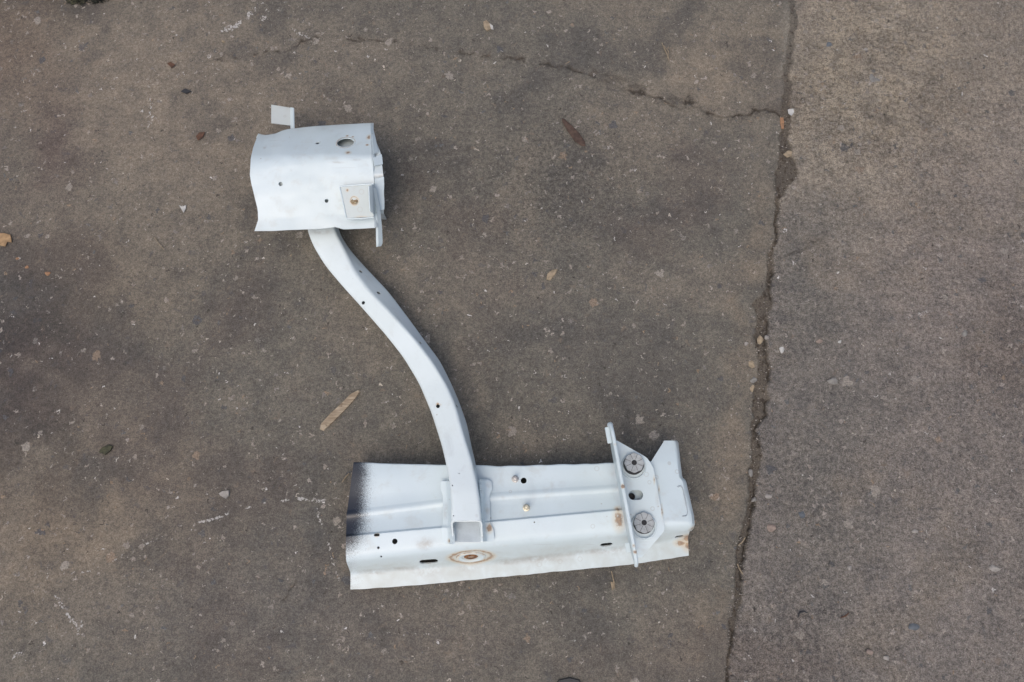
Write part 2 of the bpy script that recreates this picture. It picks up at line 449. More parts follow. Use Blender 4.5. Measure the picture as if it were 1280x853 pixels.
    me.polygons.foreach_set('use_smooth', np.ones(nf, bool))
    me.update(calc_edges=True)
    base[:] = base*0.92 + base.mean(axis=1, keepdims=True)*0.08; base[:, 1] *= 1.012; base[:, 2] *= 0.975
    a = me.attributes.new('tint', 'FLOAT_COLOR', 'POINT')
    a.data.foreach_set('color', np.concatenate([base, np.ones((nv, 1), np.float32)], 1).astype(np.float32).ravel())
    for nm, arr in (('rough', rough), ('joint', np.maximum(joint, crack)), ('scuff', sc), ('right', right)):
        a = me.attributes.new(nm, 'FLOAT', 'POINT'); a.data.foreach_set('value', arr.astype(np.float32))
    # material
    N = NT('old_concrete'); co = N.obj()
    tint = N.attr('tint')['Color']; ro = N.attr('rough')['Fac']; jo = N.attr('joint')['Fac']; sf = N.attr('scuff')['Fac']; ri = N.attr('right')['Fac']
    n1 = N.noise(co, 28, 8, 0.62, 0.4); n2 = N.noise(co, 160, 6, 0.7); n3 = N.noise(co, 620, 4, 0.7); n4 = N.noise(co, 75, 5, 0.6, 0.6)
    col = N.mix(1.0, tint, N.mix(N.step(n1, 0.25, 0.75), (0.80, 0.81, 0.83), (1.18, 1.16, 1.13)), 'MULTIPLY')
    g2 = N.mix(N.step(n2, 0.32, 0.68), (0.66, 0.65, 0.64), (1.36, 1.35, 1.33))
    col = N.mix(N.math('ADD', 0.55, N.math('MULTIPLY', ro, 0.4), True), col, g2, 'MULTIPLY')
    g3 = N.mix(N.step(n3, 0.36, 0.66), (0.55, 0.54, 0.53), (1.52, 1.50, 1.48))
    col = N.mix(N.math('ADD', 0.62, N.math('MULTIPLY', ro, 0.38), True), col, g3, 'MULTIPLY')
    col = N.mix(N.math('MULTIPLY', N.step(n4, 0.60, 0.72), 0.4), col, (0.23, 0.175, 0.13))     # rusty brown clouds
    col = N.mix(N.math('MULTIPLY', N.step(n4, 0.40, 0.30), 0.4), col, (0.075, 0.08, 0.09))     # greasy clouds
    # distortion for the stones
    dn = N.new('ShaderNodeTexNoise'); N.l.new(co, dn.inputs['Vector']); dn.inputs['Scale'].default_value = 170; dn.inputs['Detail'].default_value = 3
    wv = N.vmath('ADD', co, N.vmath('MULTIPLY', N.vmath('SUBTRACT', dn.outputs['Color'], (0.5, 0.5, 0.5)), (0.016, 0.016, 0.0)))
    hs = None
    flat = N.vmath('MULTIPLY', wv, (1, 1, 0))
    def stones(scale, thr, size, amt, lo, hi, c_a, c_b, c_c, thr_rough=0.0, off=(0, 0, 0)):
        nonlocal col, hs
        v = N.vor(N.vmath('ADD', flat, off), scale)
        s = N.new('ShaderNodeSeparateColor'); N.l.new(v['Color'], s.inputs[0])
        t = N.math('ADD', s.outputs[0], N.math('MULTIPLY', ro, thr_rough))
        pick = N.step(t, thr, thr+0.004)
        sz = N.math('MULTIPLY', s.outputs[2], size*0.6)
        m = N.math('SUBTRACT', N.math('ADD', sz, size*0.55), v['Distance'])
        m = N.step(m, 0.0, 0.09)
        m = N.math('MULTIPLY', N.math('MULTIPLY', m, pick), N.math('SUBTRACT', 1.0, jo))
        cc = N.mix(N.step(s.outputs[1], 0.40, 0.48), c_a, c_b); cc = N.mix(N.step(s.outputs[1], 0.74, 0.80), cc, c_c)
        cc = N.mix(0.7, cc, g3, 'MULTIPLY')
        col = N.mix(N.math('MULTIPLY', m, amt), col, cc)
        hs = m if hs is None else N.math('ADD', hs, m)
    stones(48, 0.945, 0.34, 0.75, 0, 1, (0.33, 0.30, 0.26), (0.085, 0.09, 0.098), (0.27, 0.205, 0.15), 0.055)
    stones(130, 0.93, 0.36, 0.75, 0, 1, (0.38, 0.34, 0.30), (0.32, 0.28, 0.24), (0.12, 0.125, 0.13), 0.16, (2.2, 5.5, 0))
    stones(95, 0.91, 0.34, 0.70, 0, 1, (0.30, 0.27, 0.235), (0.20, 0.185, 0.17), (0.08, 0.085, 0.09), 0.10, (3.1, 1.7, 0))
    stones(200, 0.915, 0.36, 0.75, 0, 1, (0.33, 0.30, 0.27), (0.05, 0.045, 0.04), (0.30, 0.22, 0.15), 0.06, (7.7, 4.2, 0))
    stones(380, 0.952, 0.40, 0.65, 0, 1, (0.42, 0.39, 0.35), (0.42, 0.38, 0.33), (0.035, 0.03, 0.028), 0.03, (1.3, 9.2, 0))
    stones(260, 0.986, 0.40, 0.95, 0, 1, (0.55, 0.53, 0.50), (0.48, 0.43, 0.36), (0.62, 0.60, 0.58), 0.0, (5.3, 2.2, 0))
    sn = N.noise(co, 330, 3, 0.6)
    sg = N.math('MULTIPLY', N.step(N.math('ADD', N.math('MULTIPLY', sf, 1.1), N.math('MULTIPLY', N.math('SUBTRACT', N.math('ADD', sn, N.math('MULTIPLY', n3, 0.4)), 0.72), 4.5)), 0.45, 0.95), N.step(sf, 0.05, 0.4))
    col = N.mix(N.math('MULTIPLY', sg, 0.85), col, (0.50, 0.48, 0.45))
    # dark soil grain in the joint
    col = N.mix(N.math('MULTIPLY', jo, N.step(n2, 0.5, 0.62)), col, (0.07, 0.055, 0.042))
    # a little lighter worn skin on the rough slab
    col = N.mix(N.math('MULTIPLY', N.math('MULTIPLY', ro, N.step(n2, 0.47, 0.68)), 0.30), col, (0.30, 0.265, 0.225))
    N.put(N.b.inputs['Base Color'], col)
    N.put(N.b.inputs['Roughness'], N.math('SUBTRACT', 0.93, N.math('MULTIPLY', N.step(n1, 0.5, 0.2), 0.12)))
    N.b.inputs['Specular IOR Level'].default_value = 0.3
    h = N.math('ADD', N.math('MULTIPLY', n2, 1.1), N.math('MULTIPLY', n3, 0.6))
    h = N.math('ADD', h, N.math('MULTIPLY', hs, 0.18))
    amt = N.math('ADD', 0.55, N.math('MULTIPLY', ro, 0.75))
    h = N.math('MULTIPLY', h, N.math('ADD', amt, N.math('MULTIPLY', jo, 0.8)))
    N.put(N.b.inputs['Normal'], N.bump(h, 0.0028, 1.0))
    me.materials.append(N.m)
    o = bpy.data.objects.new('ground', me); S.collection.objects.link(o)
    tag(o, 'weathered dark concrete slabs with a cracked joint', kind='structure')
    return o
build_ground()

# ================================================================== the welded steel frame section
BASE = P(560, 640, 0.0)
root = bpy.data.objects.new('vehicle_frame_section', None); S.collection.objects.link(root); root.location = BASE
root.empty_display_size = 0.1
tag(root, 'white painted steel car body section: long rail, curved tube and bracket lying on concrete', 'car body part')
L = lambda px, py, z: P(px, py, z)-BASE        # local point

# ---------------- rail
CT = [(425, 577), (442, 577), (520, 580), (640, 582), (766, 578), (848, 574), (875, 573)]
CB = [(425, 644), (433, 643.5), (551, 629), (615, 621), (765, 611), (850, 603), (875, 601)]
CC = [(425, 669), (433, 668.5), (551, 658), (615, 650.6), (773, 636), (855, 629), (875, 627)]
CD = [(425, 701), (432, 701), (551, 687), (640, 678), (776, 667), (866, 657), (875, 656)]
CE = [(425, 717), (438, 716), (551, 707), (635, 702), (782, 684), (860, 672), (875, 670)]
CF = [(425, 739), (439, 737.5), (520, 732), (640, 720), (789, 706), (860, 695), (875, 693)]
ZS = dict(T=0.0500, B=0.0510, C=0.0570, C2=0.0605, D=0.0575, E=0.022, F=0.0175)
def iy(c, x): return float(np.interp(x, [p[0] for p in c], [p[1] for p in c]))
def railz(px, py):
    ys = [iy(CT, px), iy(CB, px), iy(CC, px), iy(CC, px)+2.0, iy(CD, px), iy(CE, px), iy(CF, px)]
    return float(np.interp(py, ys, [ZS['T'], ZS['B'], ZS['C'], ZS['C2'], ZS['D'], ZS['E'], ZS['F']]))
def R(px, py, dz=0.0): return P(px, py, railz(px, py)+dz)
def Rn(px, py):
    a = R(px+2, py)-R(px-2, py); b = R(px, py-1.5)-R(px, py+1.5)
    return a.cross(b).normalized()
XL = [(577, 442.5), (600, 439), (645, 433.5), (668, 433), (700, 432), (716, 437.5), (737.5, 438.5)]
XR = [(574, 846), (603, 850), (629, 858), (657, 864), (672, 860), (695, 861)]
def rail_rows():
    rows = []; nst = 90
    for s in range(nst+1):
        u = s/nst
        pts = []
        for c, zk in ((CT, 'T'), (CB, 'B'), (CC, 'C'), (CC, 'C2'), (CD, 'D'), (CE, 'E'), (CF, 'F')):
            off = 2.0 if zk == 'C2' else 0.0
            yl = iy(c, 435); yr = iy(c, 860)
            xl = float(np.interp(yl, [p[0] for p in XL], [p[1] for p in XL])); xr = float(np.interp(yr, [p[0] for p in XR], [p[1] for p in XR]))
            x = xl*(1-u)+xr*u
            y = iy(c, x)+off
            if zk in 'TF' and len(zk) == 1: y += (mnoise.noise(Vector((x*0.06, 3.3 if zk == 'T' else 8.8, 0)))*1.0)
            if u in (0, 1): x += mnoise.noise(Vector((y*0.15, 1.7, u)))*1.1
            pts.append(P(x, y, ZS[zk]))
        # hidden back wall: bends down from the free edge to the ground
        p0 = pts[0]; lead = [Vector((p0.x, p0.y-0.004, 0.004)), Vector((p0.x, p0.y-0.002, p0.z-0.006))]
        row = round_profile(lead+pts, [0.002, 0.004, 0.006, 0.0012, 0.0012, 0.010, 0.005], 5)
        rows.append(densify(row, 3))
    for r in rows:                                    # pressed swage on the left and slight unevenness of pressed sheet
        for k, v in enumerate(r):
            wv = v
            if wv.z < 0.03: continue
            px, py = 640+FPX*0, 0
            d = wv-CAM_POS; yc = d.y*cp + d.z*sp_; zc = d.y*sp_ - d.z*cp
            px, py = 640+FPX*d.x/zc, 426.5-FPX*yc/zc
            ya = 594.5+(px-438)*0.115
            a = 0.0030*math.exp(-((py-ya)/4.0)**2)*max(0, min(1, (540-px)/45))
            yb = iy(CB, px); a += 0.0022*math.exp(-((py-yb)/5.0)**2)
            v.z += a + 0.0007*mnoise.noise(wv*26)
    return rows
# crease dirt
CREASE = [(R(x, iy(CE, x)-0.5)-BASE, (0.30, 2.2, 1.2), 0.011) for x in (462, 500, 640, 668, 700, 733, 762)]
rust_c = R(588.6, 696)-BASE
rn = Rn(588.6, 697)
rail_mat = paint('rail_paint',
    rust=[(R(588.6, 696)-BASE, (0.55, 0.8, 0.8), 0.0050), (R(859, 672)-BASE, None, 0.012), (R(860, 683)-BASE, None, 0.008), (R(851, 679)-BASE, (0.5, 1, 1), 0.005), (R(774, 650)-BASE, (1.2, 0.7, 1), 0.011),
          (R(471, 669)-BASE, None, 0.003), (R(758, 681)-BASE, (0.6, 1, 1), 0.0035), (R(536, 703)-BASE, (0.5, 1, 1), 0.003), (R(773, 637)-BASE, None, 0.005)],
    rings=[(R(588.6, 696)-BASE, (0.52, 1.0, 1.0), 0.0145, 0.0020)],
    smudge_shade=CREASE+[(R(533, 713)-BASE, (0.45, 1, 1), 0.013), (R(585, 709)-BASE, (0.45, 1, 1), 0.010), (R(533, 680)-BASE, (0.6, 1, 1), 0.013), (R(680, 700)-BASE, (0.25, 1.5, 1), 0.012), (R(760, 690)-BASE, (0.3, 1.5, 1), 0.010),
            (R(470, 717)-BASE, (0.3, 2, 1), 0.006), (R(635, 704)-BASE, (0.3, 2, 1), 0.008)],
    welds=[(R(674, 706)-BASE, .003), (R(700, 702)-BASE, .003), (R(725, 699)-BASE, .003), (R(741, 658)-BASE, .0026), (R(638, 615)-BASE, .002), (R(746, 586)-BASE, .003)],
    black=(L(428, 640, .05).x, L(486, 640, .05).x, L(440, 705, .05).y, L(440, 660, .05).y),
    wax=(0.024, 0.055))
cuts = []
for px, py, r, r2, nrm in ((493.5, 677, 3.0, None, None), (473, 685, 1.4, None, None), (476, 696, 1.0, None, None), (536, 702, 10.5, 2.9, 'n'),
                           (654.6, 601, 3.4, None, None), (758, 681, 7.0, 2.4, 'n'), (849, 671, 5.0, 1.8, 'n'), (668, 653, .8, None, None), (471, 669, 3.2, 1.5, None)):
    s = 1.0/880
    cuts.append(cutter(R(px, py), Rn(px, py) if nrm else (0, 0, 1), r*s*1.06, (r2*s*1.7 if nrm else r2*s) if r2 else None, 0.010, base=BASE, seg=20))
rail = loft('rail', rail_rows(), rail_mat, BASE, root, th=0.0016, cutters=cuts)

plain = paint('bracket_paint', dirt=0.4)
metal_z = simple('zinc_steel', (0.62, 0.58, 0.50), 0.35, 0.85, 0.4, 300)
rust_m = simple('rusty_steel', (0.30, 0.15, 0.07), 0.9, 0.2, 0.6, 260, (0.10, 0.05, 0.03))

# pressed nut seat in the rust ring
def basis(n):
    n = Vector(n).normalized(); a = Vector((1, 0, 0)); a = (a-n*a.dot(n)).normalized(); return a, n.cross(a), n
def ring_mesh(c, n, prof, sx=1.0, sy=1.0, seg=32):
    a, b, n = basis(n); vs, fs = [], []
    for r, h in prof:
        for i in range(seg):
            t = 2*math.pi*i/seg; vs.append(c+a*(r*sx*math.cos(t))+b*(r*sy*math.sin(t))+n*h)
    for k in range(len(prof)-1):
        for i in range(seg):
            j = (i+1) % seg; fs.append((k*seg+i, k*seg+j, (k+1)*seg+j, (k+1)*seg+i))
    return vs, fs
vs, fs = ring_mesh(rust_c, rn, [(0.014, 0.0004), (0.0125, 0.0022), (0.0115, 0.0024), (0.0085, 0.001), (0.0078, -0.002)], 1.45, 0.80)
nutring = paint('seat_paint', rust=[(rust_c, (0.55, 0.8, 0.8), 0.0058)], rings=[(rust_c, (0.52, 1, 1), 0.0115, 0.0012)])
link('nut_seat', mesh('nut_seat', vs, fs), nutring, root)
vs, fs = ring_mesh(rust_c, rn, [(0.0082, -0.0008), (0.006, 0.0010), (0.0038, 0.0012), (0.0030, -0.004), (0.0001, -0.004)], 1.35, 0.8, 24)
link('weld_nut', mesh('weld_nut', vs, fs), rust_m, root)

# ---------------- studs
def stud(px, py, lean, h, mat, tip):
    c = R(px, py)-BASE; n = Vector(lean).normalized()
    prof = [(0.0050, 0.0), (0.0048, 0.0012), (0.0030, 0.0018)]
    k = 6
    for i in range(k): 
        z = 0.0025+h*i/k; prof += [(0.0026, z), (0.0031, z+h/k*0.5)]
    prof += [(0.0024, 0.0030+h), (0.0001, 0.0034+h)]
    vs, fs = ring_mesh(c, n, prof, seg=16)
    return link('stud', mesh('stud', vs, fs), mat, root)
stud(644, 599, (0.0, 0.0, 1), 0.012, simple('painted_stud', (0.60, 0.58, 0.55), 0.4, 0.4, 0.5, 500), 0)
stud(658, 635, (0.0, 0.05, 1), 0.012, simple('yellow_zinc_stud', (0.72, 0.66, 0.50), 0.35, 0.4, 0.35, 500), 0)

# ---------------- end plate with upright ear
def interp_pts(t, pts): return float(np.interp(t, [p[0] for p in pts], [p[1] for p in pts]))
EL = [(550, 831), (577, 814), (582, 811), (664, 806)]
ER = [(550.8, 846), (553, 848), (578, 850.5), (597, 853), (600, 856.5), (603, 858), (645, 867.5), (656, 868.5), (661, 867), (664, 864)]
rows = []
for y in list(np.linspace(551, 600, 20))+list(np.linspace(602, 664, 24)):
    xl, xr = interp_pts(y, EL), interp_pts(y, ER); row = []
    for u in np.linspace(0, 1, 22):
        x = xl+(xr-xl)*u
        zr = 0.0555+0.0075*max(0.0, min(1.0, (y-578)/75))
        if y < 578: zr -= 0.006*(578-y)/27
        if y > 652: zr = 0.063-0.012*((y-652)/12)**2
        drop = 0.010*max(0, (x-(xr-5))/5)**2.2
        row.append(P(x, y-0.02*x*0, zr-drop))
    rows.append(row)
gc = (849+859)/2
end_mat = paint('end_plate_paint', rust=[(L(866, 662, .052), None, 0.006), (L(827, 640, .06), (1.5, .35, 1), 0.0035), (L(824, 612, .06), (2, .5, 1), 0.003)],
    welds=[(L(836, 580, .052), .004), (L(820, 597, .056), .003), (L(846, 590, .055), .003)], wax=(0.045, 0.056))
ep = loft('end_plate', rows, end_mat, BASE, root, th=0.0018)
# embossed bead on the end plate
bead = [(847, 609), (851, 607), (854, 612), (857, 628), (859.5, 641), (858, 645.5), (853, 645.5)]
def tube_path(pts3, r, seg=8, closed=False):
    vs, fs = [], []; n = len(pts3)
    for i, p in enumerate(pts3):
        t = (pts3[min(n-1, i+1)]-pts3[max(0, i-1)]).normalized()
        a = t.cross(Vector((0, 0, 1))); a = a.normalized() if a.length > 1e-6 else Vector((1, 0, 0)); b = t.cross(a).normalized()
        rr = r(i/(n-1)) if callable(r) else r
        for k in range(seg):
            q = 2*math.pi*k/seg; vs.append(p+a*(rr*math.cos(q))+b*(rr*math.sin(q)))
    for i in range(n-1):
        for k in range(seg):
            fs.append((i*seg+k, i*seg+(k+1) % seg, (i+1)*seg+(k+1) % seg, (i+1)*seg+k))
    fs.append(tuple(range(seg))[::-1]); fs.append(tuple(range((n-1)*seg, n*seg)))
    return vs, fs
q = smooth_pl(bead, 24, 1)
endz = lambda x, y: 0.0555+0.0075*max(0.0, min(1.0, (y-578)/75))-(0.001 if x > 858 else 0)
vs, fs = tube_path([P(x, y, endz(x, y)+0.0004)-BASE for x, y in q], 0.0009)
link('pressed_bead', mesh('pressed_bead', vs, fs), paint('bead_paint', color=(0.38, 0.43, 0.46)), ep)

# ---------------- mounting plate: flat foot plus upright web
FZ = 0.0668
FLf = [(551, 769), (613, 781), (670, 789), (697, 794)]
FRt = [(551, 771.5), (570.6, 806), (573, 809), (580, 814), (586, 817), (634, 826), (657, 830.5), (663, 830.5), (668, 827), (697, 802)]
rows = []
def footz(y): return FZ - 0.00002*(y-551) - (0.010*((y-672)/26)**1.5 if y > 672 else 0)
for y in np.linspace(551, 697, 60):
    xl, xr = interp_pts(y, FLf), interp_pts(y, FRt)
    rows.append([P(xl+(xr-xl)*u, y, footz(y)) for u in np.linspace(0, 1, 10)])
foot_mat = paint('foot_paint', rust=[(L(818, 600, FZ), (2, .5, 1), .003), (L(828, 640, FZ), (2, .3, 1), .0035), (L(779, 660, FZ), None, .007)],
    welds=[(L(808, 593, FZ), .003), (L(816, 636, FZ), .003), (L(812, 603, FZ), .0025)], smudge_shade=[(L(822, 625, FZ), (1.5, .4, 1), .006)])
cz = [cutter(P(795, 619, FZ), (0, 0, 1), 0.0098, 0.0066, 0.006, along=(1, 0.0, 0), base=BASE, seg=28),
      cutter(P(791.5, 584.5, FZ), (0, 0, 1), 0.0132, None, 0.006, base=BASE, seg=32), cutter(P(803.8, 659, FZ), (0, 0, 1), 0.0128, None, 0.006, base=BASE, seg=32)]
foot = loft('foot_plate', rows, foot_mat, BASE, root, th=0.0030, cutters=cz)

# upright web: outline in its own plane, s along its length, h up
a0, a1 = P(764.5, 560, FZ), P(786.5, 678, FZ)
ax = (a1-a0).normalized(); Lw = (a1-a0).length
up = Vector((0, 0, 1)); nn = ax.cross(up).normalized()
web_out = [(-0.031, 0.030), (-0.033, 0.037), (-0.031, 0.044), (-0.024, 0.050), (-0.005, 0.052), (0.07, 0.052), (Lw+0.0, 0.050), (Lw+0.020, 0.047), (Lw+0.029, 0.041), (Lw+0.032, 0.033), (Lw+0.029, 0.024), (Lw+0.022, 0.014), (Lw+0.008, 0.003), (Lw-0.01, 0.0), (0.004, 0.0), (-0.010, 0.006), (-0.024, 0.020)]
web_out = [((s_ if s_ < .06 and s_ > -.02 else (s_+0.005 if s_ < 0 else s_-0.003)), h_*0.66) for s_, h_ in web_out]
bm = bmesh.new()
fr = [bm.verts.new(a0-BASE+ax*s+up*h-nn*0.0012) for s, h in web_out]
bk = [bm.verts.new(a0-BASE+ax*s+up*h+nn*0.0012) for s, h in web_out]
bm.faces.new(fr); bm.faces.new(bk[::-1]); n = len(fr)
for i in range(n): bm.faces.new((fr[i], bk[i], bk[(i+1) % n], fr[(i+1) % n]))
bmesh.ops.recalc_face_normals(bm, faces=bm.faces)
web_mat = paint('web_paint', rust=[(a0-BASE+ax*0.055+up*0.036, None, .0022), (a0-BASE+ax*(Lw+.004)+up*0.034, None, .0022), (a0-BASE+ax*(Lw+.012)+up*0.033, None, .0025), (a0-BASE+ax*0.0+up*0.035, None, .0015)])
web = bm_obj('upright_plate', bm, web_mat, root)
m = web.modifiers.new('b', 'BEVEL'); m.width = 0.0009; m.segments = 2; m.limit_method = 'ANGLE'
# rolled lip along the top edge
lip = [a0-BASE+ax*s+up*h for s, h in web_out[1:10]]
lp = []
for i in range(len(lip)-1):
    for k in range(6): lp.append(lip[i].lerp(lip[i+1], k/6))
lp.append(lip[-1])
for _ in range(4): lp = [lp[0]]+[(lp[i-1]+lp[i]*2+lp[i+1])/4 for i in range(1, len(lp)-1)]+[lp[-1]]
vs, fs = tube_path([p for p in lp], lambda t: 0.0027+0.0014*math.exp(-((t-0.0)/0.10)**2), 10)
link('rolled_lip', mesh('rolled_lip', vs, fs), web_mat, web)
def boxm(c, ux, uy, uz, sx, sy, sz, bev=0.0006):
    bm = bmesh.new(); bmesh.ops.create_cube(bm, size=1)
    M = Matrix((ux, uy, uz)).transposed()
    for v in bm.verts: v.co = c + M @ Vector((v.co.x*sx, v.co.y*sy, v.co.z*sz))
    bmesh.ops.recalc_face_normals(bm, faces=bm.faces)
    bmesh.ops.bevel(bm, geom=bm.edges[:], offset=bev, segments=2, affect='EDGES')
    return bm
for s, h in ((-0.015, 0.0225), (Lw+0.006, 0.011)):
    bm_obj('side_tab', boxm(a0-BASE+ax*s+up*h-nn*0.0045 if nn.x > 0 else a0-BASE+ax*s+up*h+nn*0.0045, ax, nn, up, 0.022 if s < 0 else 0.012, 0.006, 0.003), plain, web)

# ---------------- two slotted rubber bushings
def bushing_mat():
    N = NT('grey_bushing'); co = N.obj()
    n = N.noise(co, 260, 5, 0.6)
    N.put(N.b.inputs['Base Color'], N.mix(N.step(n, 0.4, 0.7), (0.40, 0.425, 0.43), (0.31, 0.325, 0.325)))
    N.b.inputs['Roughness'].default_value = 0.6
    N.put(N.b.inputs['Normal'], N.bump(n, 0.0004, 0.6)); return N.m
BM = bushing_mat(); dark = simple('dark_shade', (0.02, 0.02, 0.022), 0.7, 0, 0.3)  # dark colour standing in for shade in the bushing gap and bore
seatm = plain
for px, py, rot, rad, lift in ((792.8, 578.5, 0.2, 0.0130, 0.0075), (805.2, 653.5, 0.9, 0.0134, 0.0040)):
    c = P(px, py, FZ+lift)-BASE
    rc = Vector((c.x, c.y, FZ))
    # body: polygonal head with centre bore
    seg = 48
    prof = [(0.0080, -0.016), (0.0082, -0.0024), (rad-0.0004, -0.0022), (rad, -0.0018), (rad, -0.0005), (rad-0.0006, 0.0002), (0.0042, 0.0003), (0.0030, 0.0000), (0.0028, -0.010)]
    vs, fs = [], []
    for r, h in prof:
        for i in range(seg):
            t = 2*math.pi*i/seg+rot
            k = 1.0 + (0.035*math.cos(8*t) if r > 0.011 else 0)
            vs.append(c+Vector((r*k*math.cos(t), r*k*math.sin(t), h)))
    for k in range(len(prof)-1):
        for i in range(seg):
            j = (i+1) % seg; fs.append((k*seg+i, k*seg+j, (k+1)*seg+j, (k+1)*seg+i))
    fs.append(tuple(range((len(prof)-1)*seg, len(prof)*seg)))
    b = link('bushing', mesh('bushing', vs, fs), BM, root, angle=30)
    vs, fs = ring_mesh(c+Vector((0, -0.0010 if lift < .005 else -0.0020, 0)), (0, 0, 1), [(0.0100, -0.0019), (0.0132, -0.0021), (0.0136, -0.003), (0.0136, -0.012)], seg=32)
    link('gap_shade_ring', mesh('gap_shade_ring', vs, fs), dark, b)  # added dark ring, paints the shaded gap under the head
    vs, fs = ring_mesh(c, (0, 0, 1), [(0.0036, 0.0004), (0.0028, 0.0005), (0.0001, 0.00045)], seg=16)
    link('bore_shade_disc', mesh('bore_shade_disc', vs, fs), dark, b)  # dark disc laid over the bore to paint its shade
    # radial slits: shallow dark grooves modelled as thin recess strips
    vs, fs = [], []
    for i in range(8):
        t = 2*math.pi*i/8+rot+0.2; d = Vector((math.cos(t), math.sin(t), 0)); w = Vector((-d.y, d.x, 0))*0.00026
        r0, r1 = 0.0046, rad*0.93
        o = len(vs)
        for zz in (0.00045, -0.0004):
            vs += [c+d*r0-w+Vector((0, 0, zz)), c+d*r1-w+Vector((0, 0, zz)), c+d*r1+w+Vector((0, 0, zz)), c+d*r0+w+Vector((0, 0, zz))]
        fs += [(o, o+1, o+2, o+3), (o+4, o+7, o+6, o+5), (o, o+4, o+5, o+1), (o+1, o+5, o+6, o+2), (o+2, o+6, o+7, o+3), (o+3, o+7, o+4, o)]
    link('slit', mesh('slit', vs, fs), simple('slit_dark', (0.12, 0.115, 0.11), 0.8), b, smooth=False)
    # raised seat ring around it on the foot plate
    s = Vector((0, -0.0035, 0.0))
    vs, fs = ring_mesh(Vector((c.x, c.y-0.0045, FZ+0.0002)), (0, 0, 1), [(0.0172, -0.0006), (0.0166, 0.0008), (0.0158, 0.0009), (0.0148, 0.0001)], seg=40)
    link('bushing_seat', mesh('bushing_seat', vs, fs), plain, root)
# little grommet seen in the slot
vs, fs = ring_mesh(P(789.5, 621, FZ-0.004)-BASE, (0, 0, 1), [(0.0048, -0.006), (0.0048, 0), (0.0036, 0.0008), (0.0030, -0.005), (0.0001, -0.005)], seg=20)
link('grommet', mesh('grommet', vs, fs), dark, root)

# ---------------- curved tube
A = [(380, 255), (383, 288), (390.5, 308), (405, 333), (426, 358), (455, 390), (481, 419.5), (502, 446), (522, 478), (537, 513), (551, 555.5), (559, 588), (562.5, 611), (563.5, 630), (563.5, 651)]
B = [(416, 255), (418, 288), (429, 308), (442, 338), (461, 364), (487, 390), (516.5, 422), (540, 452), (558, 481), (568, 504), (579, 542), (589, 572), (595, 596), (598, 611), (600.5, 630), (602.5, 651)]
C = [(421, 255), (424, 290), (437, 311), (461, 337), (487, 364), (511, 396), (534, 428), (552, 452), (566, 481), (574, 500), (585.6, 532.5), (590.5, 559), (596, 582), (599, 605), (601.5, 640), (604, 679)]
NS = 90
qa, qb, qc = smooth_pl(A, NS, 3), smooth_pl(B, NS, 3), smooth_pl(C, NS, 3)
ZB = lambda f: float(np.interp(f, [0, .12, .3, .6, .82, .92, 1], [.050, .051, .056, .072, .090, .097, .100]))
DA = lambda f: float(np.interp(f, [0, .1, .2, .45, .75, .9, 1], [.001, .003, .012, .016, .012, .001, 0]))
DC = lambda f: float(np.interp(f, [0, .1, .25, .6, .85, 1], [.034, .033, .029, .029, .033, .034]))
def ring_of(Aw, Bw, Cw, shrink):
    D = Aw+Cw-Bw; cs = [Aw, Bw, Cw, D]; ce = (Aw+Cw)/2
    if shrink: cs = [ce+(c-ce)*shrink for c in cs]
    out = []
    for i in range(4):
        a, b, c = cs[i-1], cs[i], cs[(i+1) % 4]; r = 0.0062 if not shrink else 0.0052
        p0 = b+(a-b).normalized()*r; p2 = b+(c-b).normalized()*r
        for k in range(6):
            t = k/5; out.append(p0*(1-t)**2+b*(2*t*(1-t))+p2*t*t)
    return out
outer_r, inner_r = [], []
for i in range(NS):
    f = i/(NS-1); zb = ZB(f)
    Aw = P(*qa[i], zb-DA(f)); Bw = P(*qb[i], zb); Cw = P(*qc[i], zb-DC(f))
    outer_r.append(ring_of(Aw, Bw, Cw, 0)); inner_r.append(ring_of(Aw, Bw, Cw, 0.90))
n = len(outer_r[0]); vs = [v-BASE for r in outer_r for v in r]+[v-BASE for r in inner_r for v in r]; fs = []
o2 = NS*n
for i in range(NS-1):
    for k in range(n):
        j = (k+1) % n
        fs.append((i*n+k, (i+1)*n+k, (i+1)*n+j, i*n+j)); fs.append((o2+i*n+k, o2+i*n+j, o2+(i+1)*n+j, o2+(i+1)*n+k))
for i in (0, NS-1):
    for k in range(n):
        j = (k+1) % n; q_ = (i*n+k, o2+i*n+k, o2+i*n+j, i*n+j); fs.append(q_ if i else q_[::-1])
tube_me = mesh('curved_tube', vs, fs)
bm = bmesh.new(); bm.from_mesh(tube_me); bmesh.ops.recalc_face_normals(bm, faces=bm.faces); bm.to_mesh(tube_me); bm.free()
def near_z(px, py):
    """height of the tube's upper surface seen at a pixel"""
    best, bz = 1e9, 0.05
    for i in range(NS):
        for c0, c1, z0, z1 in ((qa[i], qb[i], ZB(i/(NS-1))-DA(i/(NS-1)), ZB(i/(NS-1))), (qb[i], qc[i], ZB(i/(NS-1)), ZB(i/(NS-1))-DC(i/(NS-1)))):
            for t in np.linspace(0, 1, 12):
                d = math.hypot(c0[0]*(1-t)+c1[0]*t-px, c0[1]*(1-t)+c1[1]*t-py)
                if d < best: best, bz = d, z0*(1-t)+z1*t
    return bz
tc, tr = [], []
for px, py, r in ((451, 339.5, 2.56), (473.5, 366, 2.56), (454, 378.5, 2.3), (526, 428, 2.03), (547.5, 508, 2.4), (570.5, 508, 2.03), (565.5, 607, .8), (574, 592, .7), (567, 645, .8)):
    z = near_z(px, py); n_ = Vector((0.6, 0.35, 1)) if px in (451, 473.5, 526, 570.5) else (0, 0, 1)
    tc.append(cutter(P(px, py, z), n_, r/880*1.0, None, 0.006, base=BASE, seg=16))
hz = near_z(547.5, 508)
